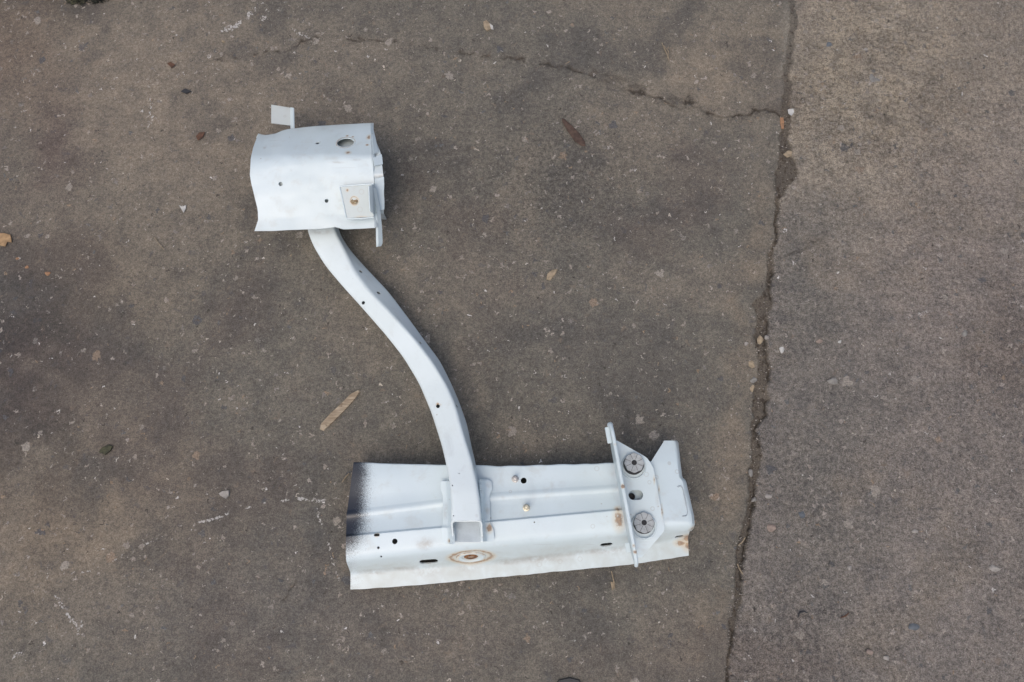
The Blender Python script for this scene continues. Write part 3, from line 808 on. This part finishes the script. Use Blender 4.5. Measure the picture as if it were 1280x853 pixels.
tube_mat = paint('tube_paint', rust=[(L(551, 506.5, hz), None, 0.0024), (L(547, 506, hz), None, 0.0030), (L(567, 674, .07), None, .004)], 
    smudge_shade=[(L(400, 290, .05), (.35, 1.6, 1), .010), (L(596, 645, .098), None, .0035), (L(560, 650, .1), (1, .4, 1), .004)], dirt=0.35, color=(0.71, 0.785, 0.80))
tube = link('curved_tube', tube_me, tube_mat, root, angle=40)
tube.data.materials.append(simple('bare_primer', (0.50, 0.57, 0.61), 0.5, 0, 0.15, 60))
for p in tube.data.polygons:
    if all(i >= o2 for i in p.vertices): p.material_index = 1
bpy.context.view_layer.update()
for c in tc: drill(tube, c)
for p in tube.data.polygons: p.use_smooth = True
tube.data.set_sharp_from_angle(angle=math.radians(38))
for c in tc: bpy.data.objects.remove(c)

# ---------------- saddle flanges either side of the tube on the rail
def saddle(cols, mat, zrise, inner_right):
    rows = []
    for y in np.linspace(cols[0][0], cols[-1][0], 40):
        xo = float(np.interp(y, [c[0] for c in cols], [c[1] for c in cols])); xm = float(np.interp(y, [c[0] for c in cols], [c[2] for c in cols])); xi = float(np.interp(y, [c[0] for c in cols], [c[3] for c in cols]))
        z = railz((xo+xm)/2, y)
        z = 0.7*z+0.3*0.0585
        row = [P(xo, y, z+0.0046), P(xm, y, z+0.0062), P(xi, y, z+zrise)]
        rows.append(densify(round_profile(row, [0.003], 4), 2))
    return loft('saddle_flange', rows, mat, BASE, root, th=0.0032)
sl = saddle([(601.5, 551, 558, 563), (603, 550.5, 558, 563.5), (613, 551, 558.5, 564), (619, 553.5, 559, 564.5), (655, 553.5, 560, 565), (661, 551.5, 560, 565.5), (678, 553.5, 561, 566), (680, 555, 561, 565)],
    paint('saddle_paint', rust=[(L(563, 676, .065), None, .003)], smudge_shade=[(L(557, 640, .06), (1, .3, 1), .005)], dirt=0.8), 0.018, True)
sr = saddle([(599.5, 609, 605, 600.5), (602, 614.5, 607, 601), (612, 615, 607, 601), (619, 612, 607, 601.5), (655, 613, 607, 602), (662, 617, 608.5, 603), (674, 618, 608.5, 603.5), (677, 615, 608.5, 604)],
    paint('saddle_paint_rusty', rust=[(L(611.5, 660, .065), (1, .8, 1), .0055)], smudge_shade=[(L(611, 606, .06), None, .006), (L(608, 640, .06), (1, .3, 1), .005)], dirt=0.9), 0.018, False)

for pts in ([(564.3, 612, .0745), (564.8, 626, .0745)], [(564.8, 652, .072), (565.2, 672, .070)], [(600.5, 606, .0745), (601.2, 622, .0745)], [(602.8, 650, .073), (604, 672, .070)]):
    q = [P(*(np.array(pts[0])*(1-k/14)+np.array(pts[1])*k/14))-BASE+Vector((0.0004*math.sin(k*2.1), 0, 0)) for k in range(15)]
    vs, fs = tube_path(q, lambda t: 0.0017+0.0005*math.sin(t*40), 8)
    link('weld_bead', mesh('weld_bead', vs, fs), sr.data.materials[0], root)

# ---------------- upper bracket (folded cover at the tube's far end)
TT = [(323.5, 165.5), (328, 167), (333, 167.5), (345, 165.5), (352, 162), (359.6, 160), (393, 156.4), (427, 154), (463, 152.6)]
GG = [(313, 201), (340, 199), (390, 197), (466, 195)]
HH = [(322, 274), (380, 271), (420, 269), (468, 266)]
II = [(318, 289), (342, 288.5), (400, 286), (419, 284), (429, 287), (450, 286), (468, 285)]
ZU = dict(T=0.072, G=0.114, H=0.086, I=0.081)
UXL = [(160, 325), (167, 323), (182, 317), (198, 313), (218, 312), (230, 314), (239, 316.5), (262, 322), (275, 322.5), (289, 318)]
UXR = [(152, 463), (200, 465.5), (230, 468), (290, 469)]
def ub_pt(u, v):
    """u along the length, v in 0..3 over T,G,H,I (pixels and height)"""
    def c(cr, zk):
        yl, yr = iy(cr, 318), iy(cr, 465)
        xl = interp_pts(yl, UXL); xr = interp_pts(yr, UXR); x = xl*(1-u)+xr*u
        return np.array([x, iy(cr, x), ZU[zk]])
    ks = [c(TT, 'T'), c(GG, 'G'), c(HH, 'H'), c(II, 'I')]
    i = min(2, int(v)); t = v-i
    return ks[i]*(1-t)+ks[i+1]*t
def ubz(px, py):
    ys = [iy(TT, px), iy(GG, px), iy(HH, px), iy(II, px)]
    return float(np.interp(py, ys, [ZU['T'], ZU['G'], ZU['H'], ZU['I']]))
rows = []
for s in range(61):
    u = s/60; pts = [P(*ub_pt(u, v)) for v in (0, 1, 1.5, 2, 3)]
    pts[2] = pts[2]+Vector((0, 0, 0.0015))
    p0 = pts[0]; lead = [Vector((p0.x+0.0, p0.y-0.020, 0.020)), Vector((p0.x, p0.y-0.004, p0.z-0.012))]
    row = round_profile(lead+pts, [0.006, 0.006, 0.018-0.012*u, 0.02, 0.0025], 7)
    row = densify(row, 3)
    # follow the bent left outline
    rows.append(row)
def cam_px(v):
    d = v-CAM_POS; yc = d.y*cp + d.z*sp_; zc = d.y*sp_ - d.z*cp
    return 640+FPX*d.x/zc, 426.5-FPX*yc/zc
for s, r in enumerate(rows):
    u = s/60
    for v in r:
        if v.z > 0.062:
            px, py = cam_px(v); xl = interp_pts(py, UXL); xr = interp_pts(py, UXR)
            w = P(xl*(1-u)+xr*u, py, v.z); v.x, v.y = w.x, w.y
        v.z += 0.0018*mnoise.noise(v*22)+0.0006*mnoise.noise(v*70)
nU = (P(432, 170, ubz(432, 170))-P(432, 188, ubz(432, 188))); nU = Vector((1, 0, 0)).cross(nU).normalized()
cu = [cutter(P(432, 179, ubz(432, 179)), nU, 0.0124, 0.0122, 0.012, base=BASE, seg=32),
      cutter(P(397, 179.5, ubz(397, 179)), nU, 0.0030, None, 0.010, base=BASE, seg=16),
      cutter(P(350, 229, ubz(350, 229)+.003), (0, 0, 1), 0.0030, None, 0.010, base=BASE, seg=16),
      cutter(P(407.5, 250, ubz(407, 250)+.003), (0, 0, 1), 0.0028, None, 0.010, base=BASE, seg=16)]
ub_mat = paint('cover_paint', rust=[(L(435, 192, .108), (1, 1, 1), .0050), (L(461, 174, .09), (1.2, .5, 1), .0045), (L(459, 181, .1), None, .003), (L(441, 172, .09), None, .002), (L(434, 170, .09), None, .0022)],
    rings=[(L(432, 179, ubz(432, 179)), None, 0.0140, 0.0004)],
    smudge_shade=[(L(421, 203, .112), (.45, 3, 1), .007), (L(445, 199, .114), (.5, 2, 1), .006), (L(331, 183, .095), (1.5, .6, 1), .006), (L(363, 213, .11), None, .003), (L(340, 274, .078), (.25, 3, 1), .009), (L(420, 268, .079), (.3, 3, 1), .007)],
    wax=(0.062, 0.090), color=(0.61, 0.695, 0.72), dirt=0.45)
cover = loft('folded_cover', rows, ub_mat, BASE, root, th=0.0016, cutters=cu)
# rolled rim of the big hole
vs, fs = ring_mesh(P(432, 179, ubz(432, 179)+0.0006)-BASE, nU, [(0.0162, -0.0008), (0.0152, 0.0001), (0.0136, 0.0003), (0.0124, -0.0004)], seg=36)
link('hole_rim', mesh('hole_rim', vs, fs), plain, cover)

# inner channel, poking out at the right and standing on the ground
rows = []
inner = [[(340, 170, .050), (464, 160, .056)], [(335, 180, .066), (468, 172, .075)], [(330, 206, .100), (475.5, 190, .105)], [(332, 225, .102), (479, 218, .106)],
         [(332, 245, .085), (479.5, 245, .085)], [(332, 256, .074), (479.5, 268, .070)]]
for s in range(31):
    u = s/30; r = []
    for a_, b_ in inner:
        p_ = np.array(a_)*(1-u)+np.array(b_)*u; r.append(P(*p_))
    p0 = r[0]; r = [Vector((p0.x, p0.y-0.012, 0.002))]+r
    p1 = r[-1]; r = r+[Vector((p1.x-0.008, p1.y+0.022, 0.002))]
    rows.append(densify(round_profile(r, [0.006, .003, .006, .003, .004, .006], 4), 2))
in_mat = paint('channel_paint', smudge_shade=[(L(474, 222, .1), (.5, 3, .6), .008), (L(472, 205, .1), (.5, 3, .6), .008), (L(474, 240, .09), (.6, 2, .5), .006), (L(470, 190, .09), (.6, 3, .5), .006)], dirt=0.9, color=(0.57, 0.64, 0.66))  # smudges across the panel paint the shade of its creases
loft('inner_channel', rows, in_mat, BASE, root, th=0.0018)
# lapped layers of sheet on the open end of the channel
for pts4 in ([(463.5, 154, .0735), (465.5, 156, .071), (473.5, 190, .1055), (467.5, 192, .112)], [(467, 197, .1125), (477, 193, .1065), (478.5, 205, .1075), (468, 207, .1135)],
             [(468.5, 224, .1085), (480, 221, .1070), (480.3, 262, .0790), (470, 264, .0850)]):
    a_, b_, c_, d_ = [np.array(p) for p in pts4]; rr_ = []
    for v in np.linspace(0, 1, 10):
        l_ = a_*(1-v)+d_*v; q_ = b_*(1-v)+c_*v; w_ = 0.5*mnoise.noise(Vector((v*4, pts4[0][1]*.1, 0)))
        rr_.append([P(*(l_*(1-u)+(q_+np.array([w_, 0, 0]))*u)) for u in np.linspace(0, 1, 6)])
    loft('lapped_sheet', rr_, plain, BASE, root, th=0.0018)
# crumpled lap of the cover's right edge
rows = []
for y in np.linspace(154, 284, 30):
    x = interp_pts(y, UXR); z = ubz(462, y)
    e = 2.5*mnoise.noise(Vector((y*0.05, 2, 0)))
    rows.append([P(x-1, y, z+0.0004), P(x+1.6, y, z-0.0012), P(x+3.6+e*0.6, y, z-0.0045)])
loft('turned_edge', rows, in_mat, BASE, cover, th=0.0014)

# ---------------- small welded clip with an upturned side and hanging tongue
rows = []
for v in np.linspace(0, 1, 12):
    y0_, y1_ = 233.5+(273-233.5)*v, 230.5+(271-230.5)*v
    xl = 424.5+(433-424.5)*v
    rows.append([P(xl+(467-xl)*u, y0_*(1-u)+y1_*u, ubz(450, 250)+0.010+(0.5-v)*0.016+0.003) for u in np.linspace(0, 1, 12)])
cz_ = ubz(450, 250)+0.013
clip_mat = paint('clip_paint_shaded', rust=[(L(434, 238, cz_+.006), None, .0030), (L(452, 272, cz_-.007), (.4, 1, 1), .003), (L(425, 240, cz_+.005), (2, .7, 1), .003)],
    rings=[(L(442.5, 251, cz_), (1, 1, 1), 0.0050, 0.0010)], welds=[(L(452, 240, cz_+.004), .0035), (L(450, 262, cz_-.004), .0035)], dirt=1.2, color=(0.46, 0.525, 0.535))  # same paint in a darker tone, imitating the shading of the angled clip
clip = loft('welded_clip', rows, clip_mat, BASE, root, th=0.0022, off=-1)
vs, fs = ring_mesh(L(442.7, 251.5, cz_+.0012), (0, 0.35, 1), [(0.0056, -0.001), (0.0050, 0.0008), (0.0040, 0.0012), (0.0030, 0.0002), (0.0001, 0.0004)], seg=6)
link('clip_nut', mesh('clip_nut', vs, fs), simple('rusty_brass', (0.50, 0.42, 0.28), 0.6, 0.1, 0.5, 300, (0.24, 0.14, 0.06)), clip)
# folded rims round the clip
for pts in ([(424.5, 233.5, cz_+.0085), (445, 231.5, cz_+.0085), (467, 230, cz_+.0085)], [(424.5, 233.5, cz_+.008), (429, 254, cz_), (433, 273, cz_-.008)], [(433, 273.5, cz_-.008), (450, 273.5, cz_-.008), (467, 272, cz_-.008)]):
    q = smooth_pl(pts, 12, 0); vs, fs = tube_path([P(*p)-BASE for p in q], 0.0011, 8)
    link('clip_rim', mesh('clip_rim', vs, fs), plain, clip)
rows = []
for v in np.linspace(0, 1, 14):
    rows.append([P(468.5, 230+v*38, cz_+0.006-0.012*v), P(466+1.2*v, 231+v*36, cz_+0.016-0.012*v), P(461.5+1.5*v, 233+v*31+3*math.sin(v*3), cz_+0.022-0.012*v)])
loft('clip_wall', [densify(round_profile(r, [0.003], 3), 2) for r in rows], plain, BASE, clip, th=0.0016)
rows = []
for v in np.linspace(0, 1, 22):
    y = 236+v*73; xl = float(np.interp(y, [236, 265, 285, 300, 309], [466, 468.5, 469.8, 470, 470.5])); xr = float(np.interp(y, [236, 265, 285, 303, 307, 309], [470, 475.5, 477.5, 478.3, 478, 476.5]))
    z = cz_+0.010-0.066*v
    rows.append([P(xl, y, z), P((xl+xr)/2-1.2, y-0.5, z+0.0025), P(xr, y-1, z-0.003)])
loft('hanging_tongue', rows, plain, BASE, clip, th=0.0018)

# ---------------- small corner tab sticking out at the top left
tabm = paint('tab_paint', color=(0.50, 0.535, 0.52), dirt=1.0, rough=0.3, welds=[(L(356, 145, .062), .002)])
rows = []
for v in np.linspace(0, 1, 8):
    l = np.array([339, 131])*(1-v)+np.array([339, 154])*v; r = np.array([363.5, 135])*(1-v)+np.array([364, 157])*v
    rows.append([P(*(l*(1-u)+r*u), 0.060+0.0012*math.sin(u*3)) for u in np.linspace(0, 1, 8)])
tab = loft('corner_tab', rows, tabm, BASE, root, th=0.0014)
rows = []
for v in np.linspace(0, 1, 8):
    y = 134.5+v*28
    rows.append([P(362.6+v*0.5, y, 0.0602), P(364.4+v*0.5, y, 0.064), P(366.6+v*0.6, y+0.5, 0.069)])
loft('tab_flange', rows, plain, BASE, tab, th=0.0014)

# ================================================================== loose debris
def thing(o, label, cat, group=None): return tag(o, label, cat, group)
def place_origin(me, c):
    for v in me.vertices: v.co -= c
def flake(name, outline, mat, label, cat, th=0.0012, lift=0.0012, curl=0.0, group=None):
    """flat irregular piece; outline in photo pixels on the ground"""
    pts = [P(x, y, 0) for x, y in outline]; c = sum(pts, Vector())/len(pts); c.z = 0.0
    bm = bmesh.new()
    R_ = max((p-c).length for p in pts)
    def hz(p): 
        d = (p-c).length/R_; return lift+curl*d*d
    rings = [[c.lerp(p, k) for p in pts] for k in (0.35, 0.7, 1.0)]
    def layer(dz, inset=1.0):
        lay = []
        for rr in rings: lay.append([bm.verts.new(Vector(((p.x-c.x)*inset, (p.y-c.y)*inset, hz(p)+dz+0.0003*mnoise.noise(p*400)))) for p in rr])
        cen = bm.verts.new(Vector((0, 0, lift+dz))); n = len(pts)
        for i in range(n):
            j = (i+1) % n; bm.faces.new((cen, lay[0][i], lay[0][j]))
            for k in range(2): bm.faces.new((lay[k][i], lay[k+1][i], lay[k+1][j], lay[k][j]))
        return lay[-1]
    t = layer(th, 0.94); b = layer(0.0); n = len(pts)
    for i in range(n): bm.faces.new((t[i], t[(i+1) % n], b[(i+1) % n], b[i]))
    bmesh.ops.recalc_face_normals(bm, faces=bm.faces)
    o = bm_obj(name, bm, mat, None, True, 40); o.location = c
    return thing(o, label, cat, group)
def pebble_mesh(r, seed, flat=0.55, elong=1.3, sub=2):
    bm = bmesh.new(); bmesh.ops.create_icosphere(bm, subdivisions=sub, radius=r); rr = random.Random(seed)
    planes = [(Vector((rr.uniform(-1, 1), rr.uniform(-1, 1), rr.uniform(-.3, 1))).normalized(), rr.uniform(0.42, 0.78)) for _ in range(9)]
    for v in bm.verts:
        for n, d in planes:
            k = v.co.dot(n)-d*r
            if k > 0: v.co -= n*k
        v.co *= 1+0.30*mnoise.noise(v.co/r*1.4+Vector((seed, 0, 0)))
        v.co.x *= elong; v.co.z *= flat
    return bm
def pebble(px, py, rpx, mat, label, name='stone_chip', cat='stone', rot=0, flat=0.55, elong=1.3, group=None, sink=0.35):
    r = rpx/800; o = bm_obj(name, pebble_mesh(r, int(px*7+py), flat, elong), mat, None, True, 25)
    c = P(px, py, 0); o.location = (c.x, c.y, r*flat*(1-sink)-0.001); o.rotation_euler = (0, 0, rot)
    return thing(o, label, cat, group)
def twig(pts, rpx, mat, label, name='twig', cat='twig', lift=0.0015):
    w = [P(x, y, 0) for x, y in pts]; c = w[0].copy(); q = []
    for i in range(len(w)-1):
        for k in range(5): q.append(w[i].lerp(w[i+1], k/5)-c)
    q.append(w[-1]-c)
    for _ in range(2): q = [q[0]]+[(q[i-1]+q[i]*2+q[i+1])/4 for i in range(1, len(q)-1)]+[q[-1]]
    for i, p in enumerate(q): p.z = lift+rpx/850
    vs, fs = tube_path(q, lambda t: rpx/850*(1-0.35*abs(2*t-1)), 7)
    o = link(name, mesh(name, vs, fs), mat); o.location = c
    return thing(o, label, cat)

wood = simple('split_wood', (0.46, 0.33, 0.20), 0.85, 0, 0.5, 14, (0.24, 0.16, 0.09), (60, 60, 6), 0.001)
N = NT('split_wood_grain'); co_ = N.obj(); mp = N.new('ShaderNodeMapping'); N.l.new(co_, mp.inputs[0]); mp.inputs['Rotation'].default_value = (0, 0, math.radians(-46)); mp.inputs['Scale'].default_value = (40, 420, 100)
g = N.noise(mp.outputs[0], 1.0, 4, 0.6); g2 = N.noise(co_, 130, 4)
cl = N.mix(N.step(g, 0.35, 0.65), (0.25, 0.19, 0.125), (0.44, 0.365, 0.265)); cl = N.mix(N.math('MULTIPLY', N.step(g2, 0.55, 0.7), 0.6), cl, (0.13, 0.09, 0.055))
N.put(N.b.inputs['Base Color'], cl); N.b.inputs['Roughness'].default_value = 0.85; N.put(N.b.inputs['Normal'], N.bump(g, 0.001, 0.8)); wood = N.m
leafd = simple('dark_leaf', (0.10, 0.062, 0.045), 0.8, 0, 0.5, 160)
leaft = simple('tan_leaf', (0.42, 0.27, 0.14), 0.85, 0, 0.4, 120)
straw = simple('straw', (0.36, 0.285, 0.19), 0.85, 0, 0.4, 150)
orange = simple('orange_bark', (0.36, 0.20, 0.11), 0.85, 0, 0.4, 150)
pale = simple('pale_stone', (0.34, 0.315, 0.285), 0.85, 0, 0.35, 120)
whitem = simple('white_fragment', (0.52, 0.51, 0.48), 0.8, 0, 0.25, 120)
bluest = simple('blue_grey_stone', (0.125, 0.14, 0.155), 0.8, 0, 0.35, 150)
pinkst = simple('pinkish_stone', (0.30, 0.235, 0.195), 0.85, 0, 0.35, 150)
greyst = simple('grey_stone', (0.24, 0.23, 0.21), 0.85, 0, 0.35, 150)
blackm = simple('black_scrap', (0.03, 0.03, 0.032), 0.6, 0, 0.3, 150)
brownm = simple('brown_scrap', (0.12, 0.06, 0.035), 0.8, 0, 0.4, 150)
moss = simple('moss', (0.075, 0.075, 0.04), 0.9, 0, 0.6, 200, (0.03, 0.028, 0.02))

flake('wood_splinter', [(400, 537), (401, 531), (412, 519), (426, 506), (440, 492), (450, 487), (451, 490), (443, 501), (430, 515), (415, 530), (405, 539)], wood,
      'long pale brown wood splinter lying left of the curved tube', 'wood splinter', 0.0032, 0.0008)
flake('dry_leaf', [(702, 149), (706, 150), (715, 158), (724, 167), (731, 178), (732, 184), (727, 184), (718, 177), (709, 164), (703, 154)], leafd,
      'dark brown narrow dry leaf near the crack above the tube', 'leaf', 0.0006, 0.001, 0.002)
flake('leaf_fragment', [(-6, 293), (6, 292), (14, 294), (15, 298), (16, 304), (10, 303), (8, 309), (-4, 307)], leaft, 'tan torn leaf fragment at the left edge of the picture', 'leaf', 0.0006, 0.001, 0.003)
flake('wood_chip', [(683, 350), (684, 343), (690, 338), (697, 337), (694, 344), (688, 351)], straw, 'small pale wood chip alone in the middle of the slab, right of the bracket', 'wood chip', 0.0012, 0.001)
flake('wood_chip', [(604, 28), (608, 26), (612, 30), (614, 37), (609, 40), (605, 36)], straw, 'small straw coloured wood chip near the top edge, above the thin crack', 'wood chip', 0.0014, 0.001)
flake('white_fragment', [(612, 30), (616, 33), (617, 38), (613, 37)], whitem, 'tiny white fragment touching the straw coloured chip near the top edge', 'fragment', 0.001, 0.001)
twig([(827, 55), (831, 64), (834, 70), (836, 77)], 0.9, straw, 'thin straw twig right of the dark leaf, near the top edge')
twig([(829, 58), (836, 66), (834, 74)], 0.6, straw, 'finer bent straw lying across the thin twig near the top edge')
flake('bark_stick', [(975, 147), (979, 147), (980, 152), (980, 161), (977, 161), (975, 154)], orange, 'short orange stick in the joint where the side crack meets it', 'stick', 0.0018, -0.001)
flake('white_fragment', [(984, 138), (991, 137), (992, 142), (989, 146), (985, 143)], whitem, 'crumpled white fragment on the joint beside the orange stick', 'fragment', 0.0012, 0.001, 0.001)
flake('wood_chip', [(979, 193), (985, 188), (990, 189), (990, 195), (984, 197)], straw, 'pale chip in the joint below the orange stick', 'wood chip', 0.0012, -0.001)
flake('white_fragment', [(224, 257), (228, 259), (233, 257), (233, 261), (230, 267), (227, 262)], whitem, 'small three-pointed white fragment left of the upper bracket', 'fragment', 0.0008, 0.001)
pebble(951, 425, 4.5, straw, 'tan oval pebble wedged in the joint', rot=1.3, elong=1.6, sink=0.5)
pebble(958, 422, 3.0, pale, 'white pebble beside the tan oval pebble in the joint', rot=.3)
pebble(977, 437, 4.0, whitem, 'white crumbled stone just right of the joint', rot=1.0, flat=0.35)
pebble(940, 456, 4.0, straw, 'buff stone chip on the left lip of the joint', rot=-0.8, flat=0.35)
pebble(942, 475, 4.2, greyst, 'flat grey chip on the left lip of the joint below the buff chip', rot=0.1, flat=0.3)
pebble(941, 486, 3.2, straw, 'buff sliver on the left lip of the joint, under the flat grey chip', rot=1.2, flat=0.3, elong=1.6)
pebble(933, 430, 2.6, pale, 'small white chip left of the tan oval pebble', rot=.5, flat=0.4)
pebble(1025, 426, 3.6, pinkst, 'flat pinkish chip right of the joint', flat=0.3, elong=1.5)
pebble(1050, 427, 2.4, whitem, 'tiny white pebble right of the flat pinkish chip', flat=0.5)
flake('stone_chip', [(274, 617), (279, 614), (287, 613), (287, 620), (283, 624), (276, 620)], pale, 'angular pale stone chip left of the rail, below the splinter', 'stone', 0.0032, 0.0)
pebble(1002, 644, 4.6, bluest, 'blue grey stone embedded right of the rail', rot=-0.5, flat=0.3, sink=0.55)
pebble(964, 660, 5.2, pinkst, 'pale pinkish stone right of the joint, level with the rail', rot=-0.6, flat=0.35, sink=0.5)
pebble(960, 621, 3.4, pale, 'small pale chip right of the joint, upper of two by the rail', flat=0.35)
pebble(943, 625, 3.2, greyst, 'grey chip at the joint edge near the rail', rot=0.5, flat=0.35)
pebble(938, 592, 4.0, greyst, 'grey stone sticking out of the joint above the rail', rot=1.4, flat=0.5)
pebble(1087, 816, 4.2, pinkst, 'round buff stone near the bottom edge, right of the joint', flat=0.5, elong=1.1)
pebble(1108, 823, 3.4, pale, 'white angular stone just right of the round buff stone', flat=0.5, rot=1)
pebble(1143, 785, 5.0, bluest, 'flat blue grey stone towards the lower right', flat=0.25, elong=1.5, sink=0.5)
pebble(1243, 711, 6.0, pale, 'large pale stone set in the slab near the right edge', flat=0.25, elong=1.3, sink=0.6)
pebble(1144, 665, 2.8, pale, 'pale pebble alone on the right slab', flat=0.5)
pebble(1062, 710, 3.0, pale, 'pale pebble right of the joint, below the pinkish stone', flat=0.4, rot=1)
pebble(1206, 416, 4.6, greyst, 'smooth grey stone set in the right slab', flat=0.3, elong=1.2, sink=0.5, rot=1.2)
pebble(1042, 476, 5.4, greyst, 'smooth oval grey stone right of the joint', flat=0.35, elong=1.5, sink=0.5)
pebble(1090, 98, 9.0, greyst, 'broad worn grey stone in the rough top of the right slab', flat=0.16, elong=1.6, sink=0.6, rot=0.3)
pebble(1037, 56, 5.0, bluest, 'small bluish stone in the rough top of the right slab', flat=0.25, sink=0.5, rot=0.1)
pebble(1082, 62, 3.0, pale, 'little pale stone above the broad worn stone', flat=0.5)
pebble(279, 35+17, 2.6, straw, 'tan crumb beside the white scuff at the top left', name='crumb', cat='crumb', flat=0.5)
for px, py, r, lab in ((22, 323, 2.2, 'orange crumb under the tan leaf fragment'), (60, 342, 3.6, 'larger orange crumb on the dark stain at left'), (34, 334, 2.4, 'dull tan crumb between the two orange crumbs at left')):
    pebble(px, py, r, orange if 'orange' in lab else straw, lab, 'crumb', 'crumb', flat=0.4)
flake('seed_husk', [(226, 115), (232, 111), (240, 115), (233, 118)], blackm, 'flat dark seed husk above and left of the bracket', 'husk', 0.0008, 0.0008)
flake('brown_scrap', [(245, 171), (250, 166), (257, 166), (254, 172), (248, 177)], brownm, 'reddish brown leaf scrap left of the bracket', 'leaf', 0.0006, 0.0008, 0.001)
flake('brown_scrap', [(209, 80), (214, 78), (220, 82), (215, 86)], brownm, 'small reddish brown scrap above the dark seed husk', 'leaf', 0.0006, 0.0008, 0.001)
twig([(194, 298), (199, 305), (206, 313)], 0.6, straw, 'fine straw lying left of the bracket', 'straw', 'straw')
twig([(997, 771), (998, 766), (1004, 764), (1008, 766)], 1.1, blackm, 'short curled black strip on the lower right slab', 'curled_strip', 'strip')
twig([(1050, 772), (1056, 770), (1060, 766)], 1.0, brownm, 'short dark brown strip right of the curled black strip', 'curled_strip', 'strip')
twig([(764, 714), (766, 722), (768, 732), (765, 738)], 0.9, straw, 'broken straw lying just below the rail', 'straw', 'straw')
flake('bark_flake', [(763, 727), (768, 728), (769, 735), (765, 738)], straw, 'small bark flake beside the broken straw below the rail', 'bark', 0.001, 0.001)
twig([(921, 705), (924, 712), (928, 718)], 0.9, straw, 'pale straw lying in the joint right of the rail', 'straw', 'straw')
twig([(922, 682), (927, 678), (931, 672)], 0.8, straw, 'slanting straw in the joint above the pale straw', 'straw', 'straw')
twig([(428, 603), (433, 596), (437, 592)], 0.8, straw, 'short straw beside the black sprayed end of the rail', 'straw', 'straw')
flake('dirt_clump', [(124, 566), (128, 560), (136, 556), (142, 558), (139, 564), (132, 569)], moss, 'dark mossy clump of dirt towards the left edge', 'dirt clump', 0.003, 0.0, 0.0)
# weeds poking in at the top edge
def tuft(px, py, n, rad, label, mat):
    c = P(px, py, 0); vs, fs = [], []
    for k in range(n):
        a = random.uniform(0, 2*math.pi); r = random.uniform(0, rad); b = Vector((r*math.cos(a), r*0.5*math.sin(a), 0)); d = random.uniform(0, 2*math.pi)
        h = random.uniform(0.002, 0.008); w = random.uniform(0.0008, 0.002); t = b+Vector((math.cos(d)*h, math.sin(d)*h, h*0.6)); s = Vector((-math.sin(d), math.cos(d), 0))*w
        o = len(vs); m_ = (b+t)/2+Vector((0, 0, 0.001)); vs += [b-s*.5, b+s*.5, m_+s, t, m_-s]; fs += [(o, o+1, o+2, o+3, o+4)]
    o = link('moss_tuft', mesh('moss_tuft', vs, fs), mat, smooth=False); o.location = c
    return thing(o, label, 'moss')
tuft(97, 1, 160, 0.018, 'green and black mossy tuft at the top left edge', moss)
tuft(124, -1, 140, 0.020, 'darker mossy tuft right of the green one at the top edge', simple('dark_moss', (0.03, 0.032, 0.022), 0.9))
flake('black_scrap', [(690, 862), (698, 850), (712, 847), (724, 850), (732, 862)], blackm, 'black scrap just showing at the bottom edge', 'scrap', 0.002, 0.001)

# fine grit: far too many grains to count
def grit():
    vs, fs = [], []
    r = random.Random(5)
    def grain(x, y, s):
        o = len(vs); a = r.uniform(0, 6.28); k = r.uniform(.5, 1)
        for i in range(5):
            t = a+i*1.2566; rr = s*r.uniform(.7, 1.1)
            vs.append(Vector((x+rr*math.cos(t), y+rr*k*math.sin(t), -0.0008)))
        vs.append(Vector((x+s*.1, y, s*r.uniform(.4, .9))))
        for i in range(5): fs.append((o+i, o+(i+1) % 5, o+5))
    for _ in range(5000): grain(r.uniform(-.88, .88), r.uniform(-.58, .78), 0.0003+0.0010*r.random()**4)
    for _ in range(500):
        py = r.uniform(120, 853); jl = np.interp(py, [p[0] for p in JL], [p[1] for p in JL]); jr = np.interp(py, [p[0] for p in JR], [p[1] for p in JR])
        c = P(r.uniform(jl-3, jr+3), py, 0); grain(c.x, c.y, 0.0006+0.0012*r.random()**2)
    N = NT('grit_mat'); co = N.obj(); w = N.new('ShaderNodeTexWhiteNoise'); 
    g = N.new('ShaderNodeNewGeometry'); N.l.new(g.outputs['Random Per Island'], w.inputs['Vector'])
    s = N.new('ShaderNodeSeparateColor'); N.l.new(w.outputs['Color'], s.inputs[0])
    c = N.mix(s.outputs[0], (0.16, 0.14, 0.12), (0.42, 0.38, 0.33)); c = N.mix(N.step(s.outputs[1], 0.7, 0.75), c, (0.06, 0.05, 0.045))
    N.put(N.b.inputs['Base Color'], c); N.b.inputs['Roughness'].default_value = 0.9
    o = link('grit', mesh('grit', vs, fs), N.m, smooth=False)
    tag(o, 'fine grit and sand grains scattered over the concrete', 'grit', kind='stuff')
grit()
